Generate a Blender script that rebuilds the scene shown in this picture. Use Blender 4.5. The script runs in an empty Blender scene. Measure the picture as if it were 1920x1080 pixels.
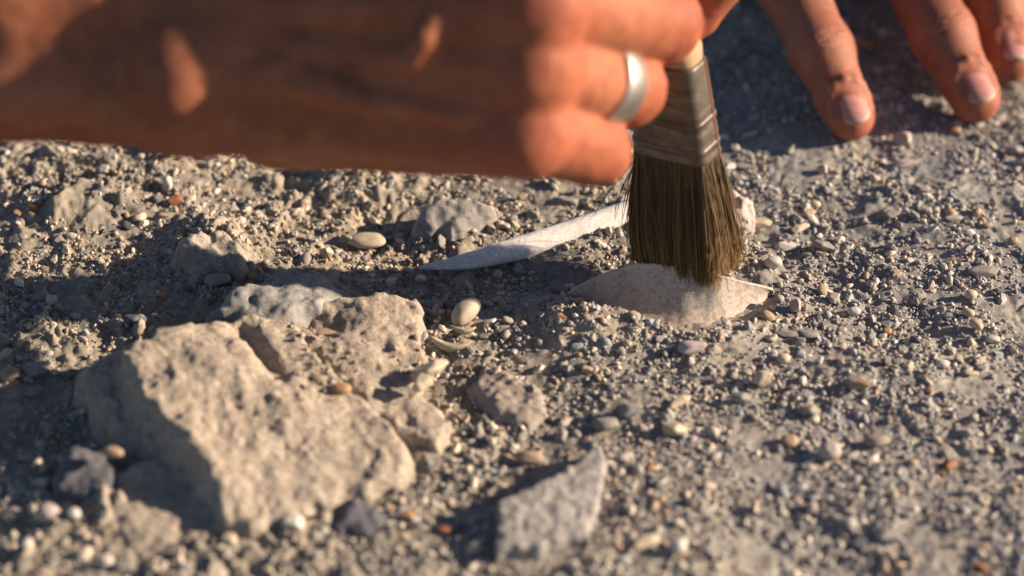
import bpy, math
import numpy as np
from mathutils import Vector, Matrix

# ------------------------------------------------------------------ camera, sky, sun, exposure
# All lengths in the helpers are centimetres; meshes are written in metres.
CM = 0.01
scene = bpy.context.scene
scene.cycles.diffuse_bounces = 2; scene.cycles.max_bounces = 6
PITCH = math.radians(38.0)
D0 = 71.0                      # camera to the brushed spot, cm
cp, sp = math.cos(PITCH), math.sin(PITCH)
CAM = np.array([0.0, -D0 * cp, D0 * sp])
FWD = np.array([0.0, cp, -sp]); UP = np.array([0.0, sp, cp]); RIGHT = np.array([1.0, 0, 0])
HALF_W = 12.8                  # half of the picture width at the focus distance, cm

cd = bpy.data.cameras.new('camera'); cam = bpy.data.objects.new('camera', cd)
scene.collection.objects.link(cam); scene.camera = cam
cam.location = Vector(CAM * CM); cam.rotation_euler = (math.pi / 2 - PITCH, 0, 0)
cd.sensor_width = 36.0; cd.lens = 36.0 * D0 / (2 * HALF_W)
cd.clip_start = 0.01; cd.clip_end = 200
cd.dof.use_dof = True; cd.dof.focus_distance = (D0 - 0.3) * CM
cd.dof.aperture_fstop = (cd.lens / 10.0) / 1.65   # aperture 1.75 cm across

SUN_EL = math.radians(20.0); SUN_AZ = math.radians(86.0)     # azimuth clockwise from +y
sun_dir = Vector((math.sin(SUN_AZ) * math.cos(SUN_EL), math.cos(SUN_AZ) * math.cos(SUN_EL), math.sin(SUN_EL)))
w = bpy.data.worlds.new('World'); scene.world = w; w.use_nodes = True
nt = w.node_tree; bg = nt.nodes['Background']
sky = nt.nodes.new('ShaderNodeTexSky'); sky.sky_type = 'NISHITA'; sky.sun_disc = False
sky.sun_elevation = SUN_EL; sky.sun_rotation = SUN_AZ; sky.air_density = 0.75; sky.dust_density = 0.4; sky.ozone_density = 1.2
nt.links.new(sky.outputs[0], bg.inputs[0]); bg.inputs[1].default_value = 0.05
ld = bpy.data.lights.new('sun', 'SUN'); lo = bpy.data.objects.new('sun', ld); scene.collection.objects.link(lo)
ld.energy = 5.0; ld.angle = math.radians(0.8); ld.color = (1.0, 0.78, 0.58)
lo.rotation_euler = sun_dir.to_track_quat('Z', 'Y').to_euler()
vs = scene.view_settings; vs.view_transform = 'Standard'; vs.look = 'None'; vs.gamma = 1.0
vs.use_curve_mapping = False; vs.exposure = 1.25

# ------------------------------------------------------------------ numpy noise
def _hash(ix, iy, iz, seed):
    h = (ix.astype(np.int64) * 374761393 + iy.astype(np.int64) * 668265263 + iz.astype(np.int64) * 2147483647 + seed * 974711) & 0xffffffff
    h = ((h ^ (h >> 13)) * 1274126177) & 0xffffffff
    h = ((h ^ (h >> 16)) * 2246822519) & 0xffffffff
    return ((h ^ (h >> 15)) & 0xffffff).astype(np.float32) / 16777215.0

def vnoise2(x, y, seed=0):
    xi = np.floor(x); yi = np.floor(y); fx = (x - xi).astype(np.float32); fy = (y - yi).astype(np.float32)
    u = fx * fx * fx * (fx * (fx * 6 - 15) + 10); v = fy * fy * fy * (fy * (fy * 6 - 15) + 10)
    xi = xi.astype(np.int64); yi = yi.astype(np.int64); z = np.zeros_like(xi)
    def gr(a, b, dx, dy):
        t = _hash(a, b, z, seed) * (2 * np.pi); return np.cos(t) * dx + np.sin(t) * dy
    a = gr(xi, yi, fx, fy); b = gr(xi + 1, yi, fx - 1, fy); c = gr(xi, yi + 1, fx, fy - 1); d = gr(xi + 1, yi + 1, fx - 1, fy - 1)
    return (a + (b - a) * u + (c - a) * v + (a - b - c + d) * u * v) * 1.5

def fbm2(x, y, seed=0, octs=4, gain=0.5):
    s = 0; a = 1.0; f = 1.0
    for i in range(octs):
        s = s + a * vnoise2(x * f + 17.3 * i, y * f - 9.1 * i, seed + i); a *= gain; f *= 2.03
    return s

def vnoise3(p, seed=0):
    pi = np.floor(p); f = (p - pi).astype(np.float32); u = f * f * (3 - 2 * f); pi = pi.astype(np.int64)
    X, Y, Z = pi[..., 0], pi[..., 1], pi[..., 2]; ux, uy, uz = u[..., 0], u[..., 1], u[..., 2]
    def h(a, b, c): return _hash(X + a, Y + b, Z + c, seed)
    x00 = h(0,0,0) * (1-ux) + h(1,0,0) * ux; x10 = h(0,1,0) * (1-ux) + h(1,1,0) * ux
    x01 = h(0,0,1) * (1-ux) + h(1,0,1) * ux; x11 = h(0,1,1) * (1-ux) + h(1,1,1) * ux
    y0 = x00 * (1-uy) + x10 * uy; y1 = x01 * (1-uy) + x11 * uy
    return (y0 * (1-uz) + y1 * uz) * 2 - 1

def fbm3(p, seed=0, octs=3, gain=0.5):
    s = 0; a = 1.0; f = 1.0
    for i in range(octs):
        s = s + a * vnoise3(p * f + 11.7 * i, seed + i); a *= gain; f *= 2.07
    return s

def worley2(x, y, seed=0):
    xi = np.floor(x).astype(np.int64); yi = np.floor(y).astype(np.int64)
    f1 = np.full(x.shape, 9.0, np.float32); idv = np.zeros(x.shape, np.float32); f2 = np.full(x.shape, 9.0, np.float32)
    z = np.zeros_like(xi)
    for dx in (-1, 0, 1):
        for dy in (-1, 0, 1):
            a = xi + dx; b = yi + dy
            px = a + _hash(a, b, z, seed); py = b + _hash(a, b, z + 1, seed)
            d = ((px - x) ** 2 + (py - y) ** 2).astype(np.float32)
            m = d < f1
            f2 = np.where(m, f1, np.minimum(f2, d)); idv = np.where(m, _hash(a, b, z + 2, seed), idv); f1 = np.where(m, d, f1)
    return np.sqrt(f1), np.sqrt(f2), idv

def sstep(a, b, x):
    t = np.clip((x - a) / (b - a), 0, 1); return t * t * (3 - 2 * t)

# ------------------------------------------------------------------ where a spot of the photograph lies in the place
def ray(px, py):
    r = RIGHT * ((px - 960) / 960 * HALF_W / D0) + UP * ((540 - py) / 960 * HALF_W / D0) + FWD
    return r                                    # scaled so that depth along FWD is 1
def W(px, py, d):                               # point d cm nearer to the lens than the focus
    return CAM + ray(px, py) * (D0 - d)
def Pz(px, py, z=0.0):                          # point on the level z
    r = ray(px, py); return CAM + r * ((z - CAM[2]) / r[2])
def to_px(p):
    q = np.asarray(p) - CAM; dep = q @ FWD
    return 960 + (q @ RIGHT) / dep * D0 / HALF_W * 960, 540 - (q @ UP) / dep * D0 / HALF_W * 960

def seg_dist(x, y, a, b):
    ab = b - a; t = np.clip(((x - a[0]) * ab[0] + (y - a[1]) * ab[1]) / (ab @ ab), 0, 1)
    return np.hypot(x - a[0] - t * ab[0], y - a[1] - t * ab[1])

def poly_sd(x, y, P):
    d = np.full(np.broadcast(x, y).shape, 1e9); s = np.ones_like(d)
    n = len(P)
    for i in range(n):
        a, b = P[i], P[i - 1]; d = np.minimum(d, seg_dist(x, y, a, b))
        c = ((a[1] > y) != (b[1] > y)) & (x < (b[0] - a[0]) * (y - a[1]) / (b[1] - a[1] + 1e-12) + a[0]); s = np.where(c, -s, s)
    return d * s

def bump(x, y, px, py, sx, sy, h):
    c = Pz(px, py); return h * np.exp(-((x - c[0]) / sx) ** 2 - ((y - c[1]) / sy) ** 2)

def ground_h(x, y, fine=True):
    x = np.asarray(x, np.float64); y = np.asarray(y, np.float64)
    z = 0.30 * fbm2(x / 7, y / 7, 3, 3)
    z = z + bump(x, y, 200, 330, 3.2, 2.4, 0.85) + bump(x, y, 380, 460, 1.6, 1.2, 0.5) + bump(x, y, 60, 420, 2.2, 1.2, 0.4)
    z = z + bump(x, y, 660, 350, 1.6, 1.0, 0.5) + bump(x, y, 1100, 632, 1.6, .75, 0.45) + bump(x, y, 1190, 610, .8, .28, 0.16) + bump(x, y, 1290, 655, 1.2, 0.7, 0.18)
    z = z - bump(x, y, 150, 360, .9, .5, 0.5) - bump(x, y, 60, 780, 2.4, 3.0, 0.4)
    t = seg_dist(x, y, Pz(820, 530)[:2], Pz(1180, 505)[:2]); z = z - 0.28 * np.exp(-(t / 0.9) ** 2)
    t = seg_dist(x, y, Pz(1010, 482)[:2], Pz(1200, 442)[:2]); z = z + 0.30 * np.exp(-(t / 0.38) ** 2)
    # how lumpy the crust is: rougher on the left, a smooth dusty patch behind the brush
    rough = 0.46 + 0.54 * sstep(3, -7, x) - 0.30 * np.exp(-((x - Pz(1430, 240)[0]) / 3.0) ** 2 - ((y - Pz(1430, 240)[1]) / 2.6) ** 2)
    rough = rough - 0.22 * np.exp(-((x - Pz(1050, 520)[0]) / 2.4) ** 2 - ((y - Pz(1050, 520)[1]) / 0.9) ** 2)
    rough = rough * (0.45 + 0.9 * sstep(-.5, .7, fbm2(x / 2.6, y / 2.6, 71, 2)))
    wx = x + 0.35 * vnoise2(x / 1.1, y / 1.1, 51); wy = y + 0.35 * vnoise2(x / 1.1, y / 1.1, 52)
    z = z + rough * (0.22 * fbm2(wx / 2.1, wy / 2.1, 11, 2))
    n = fbm2(wx / 0.8, wy / 0.8, 21, 3); z = z + rough * 0.13 * (np.abs(n) * 1.6 - 0.4)
    f1, f2, idv = worley2(wx / 0.42, wy / 0.42, 5)
    clod = np.clip(1 - f1 * 1.35, 0, 1) ** 0.7 * sstep(0.35, 0.9, idv)
    z = z + rough * 0.13 * clod
    sd = poly_sd(x, y, BONE_PX); m = sstep(0.40, -0.15, sd); z = z * (1 - m) - 0.08 * m      # swept clean round the ridged bone
    if fine:
        f1, f2, idv = worley2(wx / 0.16, wy / 0.16, 7)
        z = z + (0.35 + 0.6 * rough) * 0.055 * np.clip(1 - f1 * 1.3, 0, 1) ** 0.6 * sstep(0.2, 0.9, idv)
        z = z + (0.35 + 0.6 * rough) * 0.030 * fbm2(x / 0.15, y / 0.15, 31, 2)
    return z

BONE_PX = np.array([Pz(a, b)[:2] for a, b in [(1062, 554), (1190, 512), (1300, 520), (1450, 548), (1447, 568), (1390, 596), (1300, 634), (1200, 612), (1120, 588)]])
def G(px, py):                                  # ground spot seen at a pixel of the photograph
    p = Pz(px, py, 0.0)
    for _ in range(4):
        p = Pz(px, py, float(ground_h(np.array([p[0]]), np.array([p[1]]), False)[0]))
    return p

# ------------------------------------------------------------------ building blocks
COL = scene.collection
def mesh_from(name, V, F, smooth=True, colors=None, mat=None, smooth_arr=None):
    """V (n,3) in cm; F (m,3|4) int."""
    me = bpy.data.meshes.new(name)
    V = np.asarray(V, np.float32) * CM; F = np.asarray(F, np.int32); k = F.shape[1]
    me.vertices.add(len(V)); me.vertices.foreach_set('co', V.ravel())
    me.loops.add(F.size); me.loops.foreach_set('vertex_index', F.ravel())
    me.polygons.add(len(F)); me.polygons.foreach_set('loop_start', np.arange(len(F), dtype=np.int32) * k)
    me.polygons.foreach_set('loop_total', np.full(len(F), k, np.int32))
    sm = np.full(len(F), smooth, bool) if smooth_arr is None else smooth_arr
    me.polygons.foreach_set('use_smooth', sm)
    if colors is not None:
        at = me.color_attributes.new('tint', 'FLOAT_COLOR', 'POINT')
        c = np.ones((len(V), 4), np.float32); c[:, :3] = colors; at.data.foreach_set('color', c.ravel())
    me.update(calc_edges=True); me.validate()
    if mat: me.materials.append(mat)
    return me

def put(name, me, loc=(0, 0, 0), parent=None, **props):
    o = bpy.data.objects.new(name, me); COL.objects.link(o)
    o.location = Vector(np.asarray(loc, float) * CM)
    if parent: o.parent = parent
    for k, v in props.items(): o[k] = v
    return o

def icosphere(sub):
    t = (1 + 5 ** .5) / 2
    V = [(-1,t,0),(1,t,0),(-1,-t,0),(1,-t,0),(0,-1,t),(0,1,t),(0,-1,-t),(0,1,-t),(t,0,-1),(t,0,1),(-t,0,-1),(-t,0,1)]
    F = [(0,11,5),(0,5,1),(0,1,7),(0,7,10),(0,10,11),(1,5,9),(5,11,4),(11,10,2),(10,7,6),(7,1,8),(3,9,4),(3,4,2),(3,2,6),(3,6,8),(3,8,9),(4,9,5),(2,4,11),(6,2,10),(8,6,7),(9,8,1)]
    V = [np.array(v) / np.linalg.norm(v) for v in V]
    for _ in range(sub):
        mid = {}; NF = []
        def m(a, b):
            k = (min(a, b), max(a, b))
            if k not in mid:
                v = V[a] + V[b]; V.append(v / np.linalg.norm(v)); mid[k] = len(V) - 1
            return mid[k]
        for a, b, c in F:
            x, y, z = m(a, b), m(b, c), m(c, a); NF += [(a, x, z), (b, y, x), (c, z, y), (x, y, z)]
        F = NF
    return np.array(V), np.array(F, np.int32)
ICO = [icosphere(i) for i in range(5)]

def stone_shape(seed, sub, kind):
    """unit-size stone: 'pebble' water-worn, 'stone' blocky with broken faces, 'chip' sharp and flat"""
    r = np.random.default_rng(seed); V, F = ICO[sub]
    if kind == 'pebble':
        d = 1 + 0.10 * fbm3(V * 1.1 + seed, seed, 2)
        P = V * d[:, None]; P = np.sign(P) * np.abs(P) ** 0.92
    else:
        n = 8
        N = r.normal(size=(n, 3)); N /= np.linalg.norm(N, axis=1)[:, None]
        N = np.vstack([N, [[0, 0, 1], [0, 0, -1]]]) if kind == 'chip' else N
        H = r.uniform(0.55, 1.0, len(N))
        q = V @ N.T; q = np.where(q > 0.05, H[None] / np.maximum(q, 0.05), 9)
        kk = 26.0 if kind == 'stone' else 36.0
        q = np.minimum(q, 1.35); d = -np.log(np.exp(-kk * q).sum(1)) / kk
        d = np.clip(d, 0.35, 1.3) * (1 + 0.035 * fbm3(V * 2.6 + seed, seed, 3))
        P = V * d[:, None]
    P -= (P.max(0) + P.min(0)) / 2
    return P / ((P.max(0) - P.min(0)) / 2), F

# ---- signed distance fields -> one continuous surface
class Field:
    def __init__(self, lo, hi, h):
        self.lo = np.array(lo, float); self.h = h
        self.n = np.ceil((np.array(hi) - self.lo) / h).astype(int) + 1
        self.ax = [(self.lo[i] + np.arange(self.n[i]) * h).astype(np.float32) for i in range(3)]
    def new(self): return np.full(self.n, 3.0, np.float32)
    def box(self, lo, hi):
        a = np.clip(np.floor((np.array(lo) - self.lo) / self.h).astype(int), 0, self.n)
        b = np.clip(np.ceil((np.array(hi) - self.lo) / self.h).astype(int) + 1, 0, self.n)
        sl = tuple(slice(a[i], b[i]) for i in range(3))
        return sl, self.ax[0][sl[0]][:, None, None], self.ax[1][sl[1]][None, :, None], self.ax[2][sl[2]][None, None, :]

def smin(a, b, k):
    if k <= 0: return np.minimum(a, b)
    h = np.maximum(k - np.abs(a - b), 0) / k
    return np.minimum(a, b) - h * h * k * 0.25

def cone(F, D, a, b, ra, rb, k=0.0, flat=None, pad=0.9):
    """tapered round limb from a to b blended into D; flat=(unit dir, factor) squashes it along one direction"""
    a = np.asarray(a, float); b = np.asarray(b, float); R = max(ra, rb) + pad
    sl, X, Y, Z = F.box(np.minimum(a, b) - R, np.maximum(a, b) + R)
    if D[sl].size == 0: return
    ab = b - a; L2 = max(ab @ ab, 1e-9)
    dx, dy, dz = X - a[0], Y - a[1], Z - a[2]
    t = np.clip((dx * ab[0] + dy * ab[1] + dz * ab[2]) / L2, 0, 1)
    ex, ey, ez = dx - t * ab[0], dy - t * ab[1], dz - t * ab[2]
    q = ex * ex + ey * ey + ez * ez
    if flat is not None:
        u, f = flat; s = ex * u[0] + ey * u[1] + ez * u[2]; q = q + (f * f - 1) * s * s
    d = np.sqrt(q) - (ra + (rb - ra) * t)
    D[sl] = smin(D[sl], d.astype(np.float32), k)

def surface_nets(D, lo, h):
    S = D < 0
    nx, ny, nz = D.shape
    c = [(0,0,0),(1,0,0),(0,1,0),(1,1,0),(0,0,1),(1,0,1),(0,1,1),(1,1,1)]
    cnt = sum(S[i:nx-1+i, j:ny-1+j, k:nz-1+k].astype(np.int8) for i, j, k in c)
    act = (cnt > 0) & (cnt < 8)
    I = np.argwhere(act); idx = np.full(act.shape, -1, np.int32); idx[act] = np.arange(len(I))
    val = np.stack([D[I[:, 0] + i, I[:, 1] + j, I[:, 2] + k] for i, j, k in c], 1)
    E = [(0,1),(2,3),(4,5),(6,7),(0,2),(1,3),(4,6),(5,7),(0,4),(1,5),(2,6),(3,7)]
    acc = np.zeros((len(I), 3), np.float32); m = np.zeros(len(I), np.float32); cc = np.array(c, np.float32)
    for a, b in E:
        va, vb = val[:, a], val[:, b]; cr = (va < 0) != (vb < 0)
        t = np.where(cr, va / np.where(cr, va - vb, 1), 0)
        acc += np.where(cr[:, None], cc[a] + t[:, None] * (cc[b] - cc[a]), 0); m += cr
    V = (I + acc / m[:, None]) * h + lo
    Q = []
    for ax in range(3):
        s0 = [slice(None)] * 3; s1 = [slice(None)] * 3; s0[ax] = slice(0, -1); s1[ax] = slice(1, None)
        A, B = S[tuple(s0)], S[tuple(s1)]; J = np.argwhere(A != B)
        o1, o2 = [(1, 2), (2, 0), (0, 1)][ax]
        ok = (J[:, o1] > 0) & (J[:, o2] > 0) & (J[:, o1] < D.shape[o1] - 1) & (J[:, o2] < D.shape[o2] - 1); J = J[ok]
        ins = A[J[:, 0], J[:, 1], J[:, 2]]
        def at(d1, d2):
            K = J.copy(); K[:, o1] -= d1; K[:, o2] -= d2; return idx[K[:, 0], K[:, 1], K[:, 2]]
        q = np.stack([at(1, 1), at(0, 1), at(0, 0), at(1, 0)], 1)
        q[~ins] = q[~ins][:, ::-1]; Q.append(q)
    Q = np.vstack(Q); Q = Q[(Q >= 0).all(1)]
    return V, Q

def vnormals(V, Q):
    n = np.cross(V[Q[:, 2]] - V[Q[:, 0]], V[Q[:, 3]] - V[Q[:, 1]]); N = np.zeros_like(V)
    for i in range(4): np.add.at(N, Q[:, i], n)
    return N / np.maximum(np.linalg.norm(N, axis=1), 1e-9)[:, None]

def relax(V, Q, it=2, lam=0.5):
    e = np.vstack([Q[:, [0, 1]], Q[:, [1, 2]], Q[:, [2, 3]], Q[:, [3, 0]]]); n = len(V)
    deg = np.bincount(e.ravel(), minlength=n).astype(float)
    for _ in range(it):
        S = np.stack([np.bincount(e[:, 0], V[e[:, 1], i], n) + np.bincount(e[:, 1], V[e[:, 0], i], n) for i in range(3)], 1)
        V = V + lam * (S / np.maximum(deg, 1)[:, None] - V)
    return V

# ------------------------------------------------------------------ materials
def new_mat(name):
    m = bpy.data.materials.new(name); m.use_nodes = True; t = m.node_tree; b = t.nodes['Principled BSDF']; return m, t, b
def nd(t, typ, **kw):
    n = t.nodes.new(typ)
    for k, v in kw.items(): setattr(n, k, v)
    return n
def noise(t, scale_cm, detail=4, rough=0.55, vec=None):
    """noise whose cells are scale_cm across, in object space"""
    n = nd(t, 'ShaderNodeTexNoise'); n.inputs['Scale'].default_value = 100.0 / scale_cm
    n.inputs['Detail'].default_value = detail; n.inputs['Roughness'].default_value = rough
    if vec is None:
        vec = nd(t, 'ShaderNodeTexCoord').outputs['Object']
    t.links.new(vec, n.inputs['Vector']); return n
def ramp(t, src, stops):
    r = nd(t, 'ShaderNodeValToRGB'); e = r.color_ramp.elements
    while len(e) < len(stops): e.new(0.5)
    for el, (p, c) in zip(e, stops): el.position = p; el.color = (*c, 1) if len(c) == 3 else c
    t.links.new(src, r.inputs[0]); return r
def mixc(t, a, b, fac, mode='MIX'):
    m = nd(t, 'ShaderNodeMix', data_type='RGBA', blend_type=mode)
    for s, v in ((m.inputs[0], fac), (m.inputs[6], a), (m.inputs[7], b)):
        if hasattr(v, 'is_linked') or hasattr(v, 'links'): t.links.new(v, s)
        else: s.default_value = v if isinstance(v, float) else (*v, 1)
    return m.outputs[2]
def bumpn(t, b, src, dist_cm, strength=1.0, prev=None):
    n = nd(t, 'ShaderNodeBump'); n.inputs['Strength'].default_value = strength; n.inputs['Distance'].default_value = dist_cm * CM
    t.links.new(src, n.inputs['Height'])
    if prev is not None: t.links.new(prev, n.inputs['Normal'])
    t.links.new(n.outputs[0], b.inputs['Normal']); return n.outputs[0]

def earth_mat():
    m, t, b = new_mat('earth')
    big = noise(t, 4.0, 4); fine = noise(t, 0.22, 5, 0.65); mid = noise(t, 0.9, 4)
    c1 = ramp(t, big.outputs[0], [(0.32, (0.225, 0.22, 0.21)), (0.5, (0.285, 0.272, 0.25)), (0.68, (0.36, 0.33, 0.275))])
    c2 = ramp(t, fine.outputs[0], [(0.3, (0.62, 0.62, 0.62)), (0.5, (0.95, 0.95, 0.95)), (0.72, (1.22, 1.18, 1.10))])
    c3 = ramp(t, mid.outputs[0], [(0.35, (0.82, 0.84, 0.88)), (0.65, (1.08, 1.04, 0.98))])
    c = mixc(t, c1.outputs[0], c2.outputs[0], 1.0, 'MULTIPLY'); c = mixc(t, c, c3.outputs[0], 1.0, 'MULTIPLY')
    sx = nd(t, 'ShaderNodeSeparateXYZ'); t.links.new(nd(t, 'ShaderNodeTexCoord').outputs['Object'], sx.inputs[0])
    ma = nd(t, 'ShaderNodeMapRange'); t.links.new(sx.outputs[0], ma.inputs[0]); ma.inputs[1].default_value = -.02; ma.inputs[2].default_value = .07
    c = mixc(t, c, mixc(t, (1.05, 1.0, .92), (.96, 1.0, 1.05), ma.outputs[0]), 1.0, 'MULTIPLY')       # tint multiplier: beige at left, greyer at right
    t.links.new(c, b.inputs['Base Color']); b.inputs['Roughness'].default_value = 0.95; b.inputs['Specular IOR Level'].default_value = 0.2
    g = noise(t, 0.07, 4, 0.7); bumpn(t, b, g.outputs[0], 0.030, 0.9)
    return m

def stone_mat(name, lo, hi, spot=(0.16, 0.15, 0.14), spot_amt=0.35, scale=0.5, bump_cm=0.02, rough=0.85, bscale=0.08):
    m, t, b = new_mat(name)
    oi = nd(t, 'ShaderNodeObjectInfo'); tc = nd(t, 'ShaderNodeTexCoord')
    ofs = nd(t, 'ShaderNodeVectorMath', operation='ADD'); t.links.new(tc.outputs['Object'], ofs.inputs[0]); t.links.new(oi.outputs['Location'], ofs.inputs[1])
    v = ofs.outputs[0]
    a = noise(t, scale, 4, 0.6, v); f = noise(t, scale * 0.28, 4, 0.6, v)
    c = ramp(t, a.outputs[0], [(0.3, lo), (0.7, hi)]).outputs[0]
    k = ramp(t, f.outputs[0], [(0.36, (spot_amt,) * 3), (0.48, (0, 0, 0))]).outputs[0]
    c = mixc(t, c, spot, k)
    g = noise(t, 0.06, 3, 0.7, v)
    k2 = ramp(t, g.outputs[0], [(0.3, (0.70,) * 3), (0.7, (1.18,) * 3)]).outputs[0]
    c = mixc(t, c, k2, 1.0, 'MULTIPLY')
    t.links.new(c, b.inputs['Base Color']); b.inputs['Roughness'].default_value = rough; b.inputs['Specular IOR Level'].default_value = 0.3
    h = noise(t, bscale, 5, 0.7, v); bumpn(t, b, h.outputs[0], bump_cm, 0.8)
    return m

def tint_mat():
    m, t, b = new_mat('grit'); at = nd(t, 'ShaderNodeAttribute', attribute_name='tint')
    n = noise(t, 0.05, 3, 0.6); k = ramp(t, n.outputs[0], [(0.3, (0.72,) * 3), (0.7, (1.15,) * 3)]).outputs[0]
    t.links.new(mixc(t, at.outputs['Color'], k, 1.0, 'MULTIPLY'), b.inputs['Base Color'])
    b.inputs['Roughness'].default_value = 0.88; b.inputs['Specular IOR Level'].default_value = 0.25
    g = noise(t, 0.035, 3, 0.7); bumpn(t, b, g.outputs[0], 0.012, 0.7); return m

def skin_mat(name, dust=0.15):
    m, t, b = new_mat(name); at = nd(t, 'ShaderNodeAttribute', attribute_name='tint')
    big = noise(t, 1.6, 4); n = noise(t, 0.35, 5, 0.6)
    k = ramp(t, big.outputs[0], [(0.33, (0.84, 0.74, 0.72)), (0.67, (1.10, 1.10, 1.10))]).outputs[0]
    k2 = ramp(t, n.outputs[0], [(0.3, (0.80, 0.74, 0.72)), (0.7, (1.14, 1.14, 1.14))]).outputs[0]
    c = mixc(t, at.outputs['Color'], k, 1.0, 'MULTIPLY'); c = mixc(t, c, k2, 1.0, 'MULTIPLY')
    d = noise(t, 0.9, 6, 0.75); dk = ramp(t, d.outputs[0], [(0.56, (0, 0, 0)), (0.76, (dust,) * 3)]).outputs[0]
    c = mixc(t, c, (0.33, 0.25, 0.19), dk)            # dust clinging to the skin
    t.links.new(c, b.inputs['Base Color'])
    b.inputs['Roughness'].default_value = 0.60; b.inputs['Specular IOR Level'].default_value = 0.27
    b.inputs['Subsurface Weight'].default_value = 0.25; b.inputs['Subsurface Scale'].default_value = 0.0025
    b.inputs['Subsurface Radius'].default_value = (1.0, 0.35, 0.18)
    vo = nd(t, 'ShaderNodeTexVoronoi', feature='DISTANCE_TO_EDGE'); vo.inputs['Scale'].default_value = 100 / 0.11
    tc = nd(t, 'ShaderNodeTexCoord'); wn = noise(t, 0.2, 3); wv = nd(t, 'ShaderNodeVectorMath', operation='MULTIPLY_ADD')
    t.links.new(wn.outputs['Color'], wv.inputs[0]); wv.inputs[1].default_value = (0.0012,) * 3; t.links.new(tc.outputs['Object'], wv.inputs[2]); t.links.new(wv.outputs[0], vo.inputs['Vector'])
    cr = ramp(t, vo.outputs[0], [(0.0, (0, 0, 0)), (0.12, (1, 1, 1))])
    p = bumpn(t, b, cr.outputs[0], 0.006, 0.6)
    f = noise(t, 0.09, 4, 0.65); bumpn(t, b, f.outputs[0], 0.018, 0.6, p)
    return m

def plain_mat(name, col, rough=0.6, metal=0.0, spec=0.4):
    m, t, b = new_mat(name); b.inputs['Base Color'].default_value = (*col, 1); b.inputs['Roughness'].default_value = rough
    b.inputs['Metallic'].default_value = metal; b.inputs['Specular IOR Level'].default_value = spec; return m, t, b

M_EARTH = earth_mat(); M_GRIT = tint_mat()
M_ROCK = stone_mat('limestone', (0.32, 0.275, 0.222), (0.47, 0.41, 0.33), (0.16, 0.12, 0.10), 0.6, 0.35, 0.08)
M_EARTHROCK = stone_mat('crusty_earth', (0.25, 0.235, 0.205), (0.36, 0.33, 0.275), (0.15, 0.14, 0.13), 0.5, 0.4, 0.05)
M_GREYROCK = stone_mat('grey_rock', (0.215, 0.215, 0.205), (0.32, 0.315, 0.295), (0.12, 0.12, 0.13), 0.4, 0.6, 0.03)  # neutral grey without blue, darker than the limestone
M_SLAB = stone_mat('speckled_slab', (0.25, 0.245, 0.235), (0.34, 0.325, 0.30), (0.12, 0.125, 0.14), 0.6, 0.4, 0.035, 0.9, 0.12)
M_DARKSTONE = stone_mat('slate_stone', (0.085, 0.085, 0.095), (0.16, 0.16, 0.18), (0.05, 0.05, 0.055), 0.4, 0.7, 0.012)
M_GREYST = stone_mat('grey_stone', (0.22, 0.215, 0.205), (0.33, 0.31, 0.28), scale=0.35)
M_CREAM = stone_mat('cream_pebble', (0.40, 0.34, 0.26), (0.51, 0.44, 0.335), (0.33, 0.27, 0.19), 0.4, 0.35, 0.006, 0.62)
M_WHITE = stone_mat('white_pebble', (0.48, 0.45, 0.40), (0.60, 0.57, 0.52), (0.36, 0.33, 0.28), 0.4, 0.35, 0.008, 0.6)
M_TAN = stone_mat('tan_stone', (0.29, 0.22, 0.15), (0.39, 0.30, 0.21), (0.20, 0.145, 0.10), 0.4, 0.35, 0.010, 0.7)
M_ORANGE = stone_mat('orange_stone', (0.33, 0.19, 0.10), (0.45, 0.27, 0.15), (0.22, 0.11, 0.06), 0.4, 0.3, 0.008, 0.6)
M_RUST = stone_mat('rust_stone', (0.20, 0.09, 0.045), (0.29, 0.14, 0.07), (0.13, 0.04, 0.02), 0.4, 0.3, 0.008, 0.6)
M_PINK = stone_mat('pink_stone', (0.37, 0.32, 0.30), (0.51, 0.445, 0.41), (0.19, 0.175, 0.18), 0.6, 0.4, 0.02, 0.8)
M_MAUVE = stone_mat('mauve_stone', (0.25, 0.22, 0.195), (0.34, 0.295, 0.255), (0.17, 0.145, 0.13), 0.4, 0.5, 0.018, 0.85)
M_BONE = stone_mat('bone', (0.60, 0.58, 0.55), (0.78, 0.765, 0.74), (0.42, 0.34, 0.26), 0.3, 0.9, 0.004, 0.38)
M_BONE2 = stone_mat('dusty_bone', (0.43, 0.375, 0.315), (0.53, 0.47, 0.40), (0.24, 0.19, 0.15), 0.5, 0.5, 0.012, 0.75)
M_SKIN = skin_mat('skin'); M_SKIN_DUSTY = skin_mat('dusty_skin', 0.55)

# ------------------------------------------------------------------ ground: one sheet out to the horizon
def axis(lo, hi, step, far):
    core = np.arange(lo, hi + 1e-6, step); tail = []; s = step; p = hi
    while p < far: s *= 1.22; p += s; tail.append(p)
    head = []; s = step; p = lo
    while p > -far: s *= 1.22; p -= s; head.append(p)
    return np.array(head[::-1] + list(core) + tail)
gx = axis(-15.0, 15.0, 0.051, 6000); gy = axis(-11.2, 14.4, 0.056, 6000)
GX, GY = np.meshgrid(gx, gy, indexing='ij')
near = np.maximum(np.abs(GX) / 40, np.abs(GY) / 40)
GZ = ground_h(GX, GY) * np.where(near < 1, 1, 1.0)
Vg = np.stack([GX, GY, GZ], -1).reshape(-1, 3); nx, ny = GX.shape
ii = (np.arange(nx - 1)[:, None] * ny + np.arange(ny - 1)[None]).ravel()
Fg = np.stack([ii, ii + ny, ii + ny + 1, ii + 1], 1)
put('ground', mesh_from('ground', Vg, Fg, True, None, M_EARTH), kind='structure')

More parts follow.
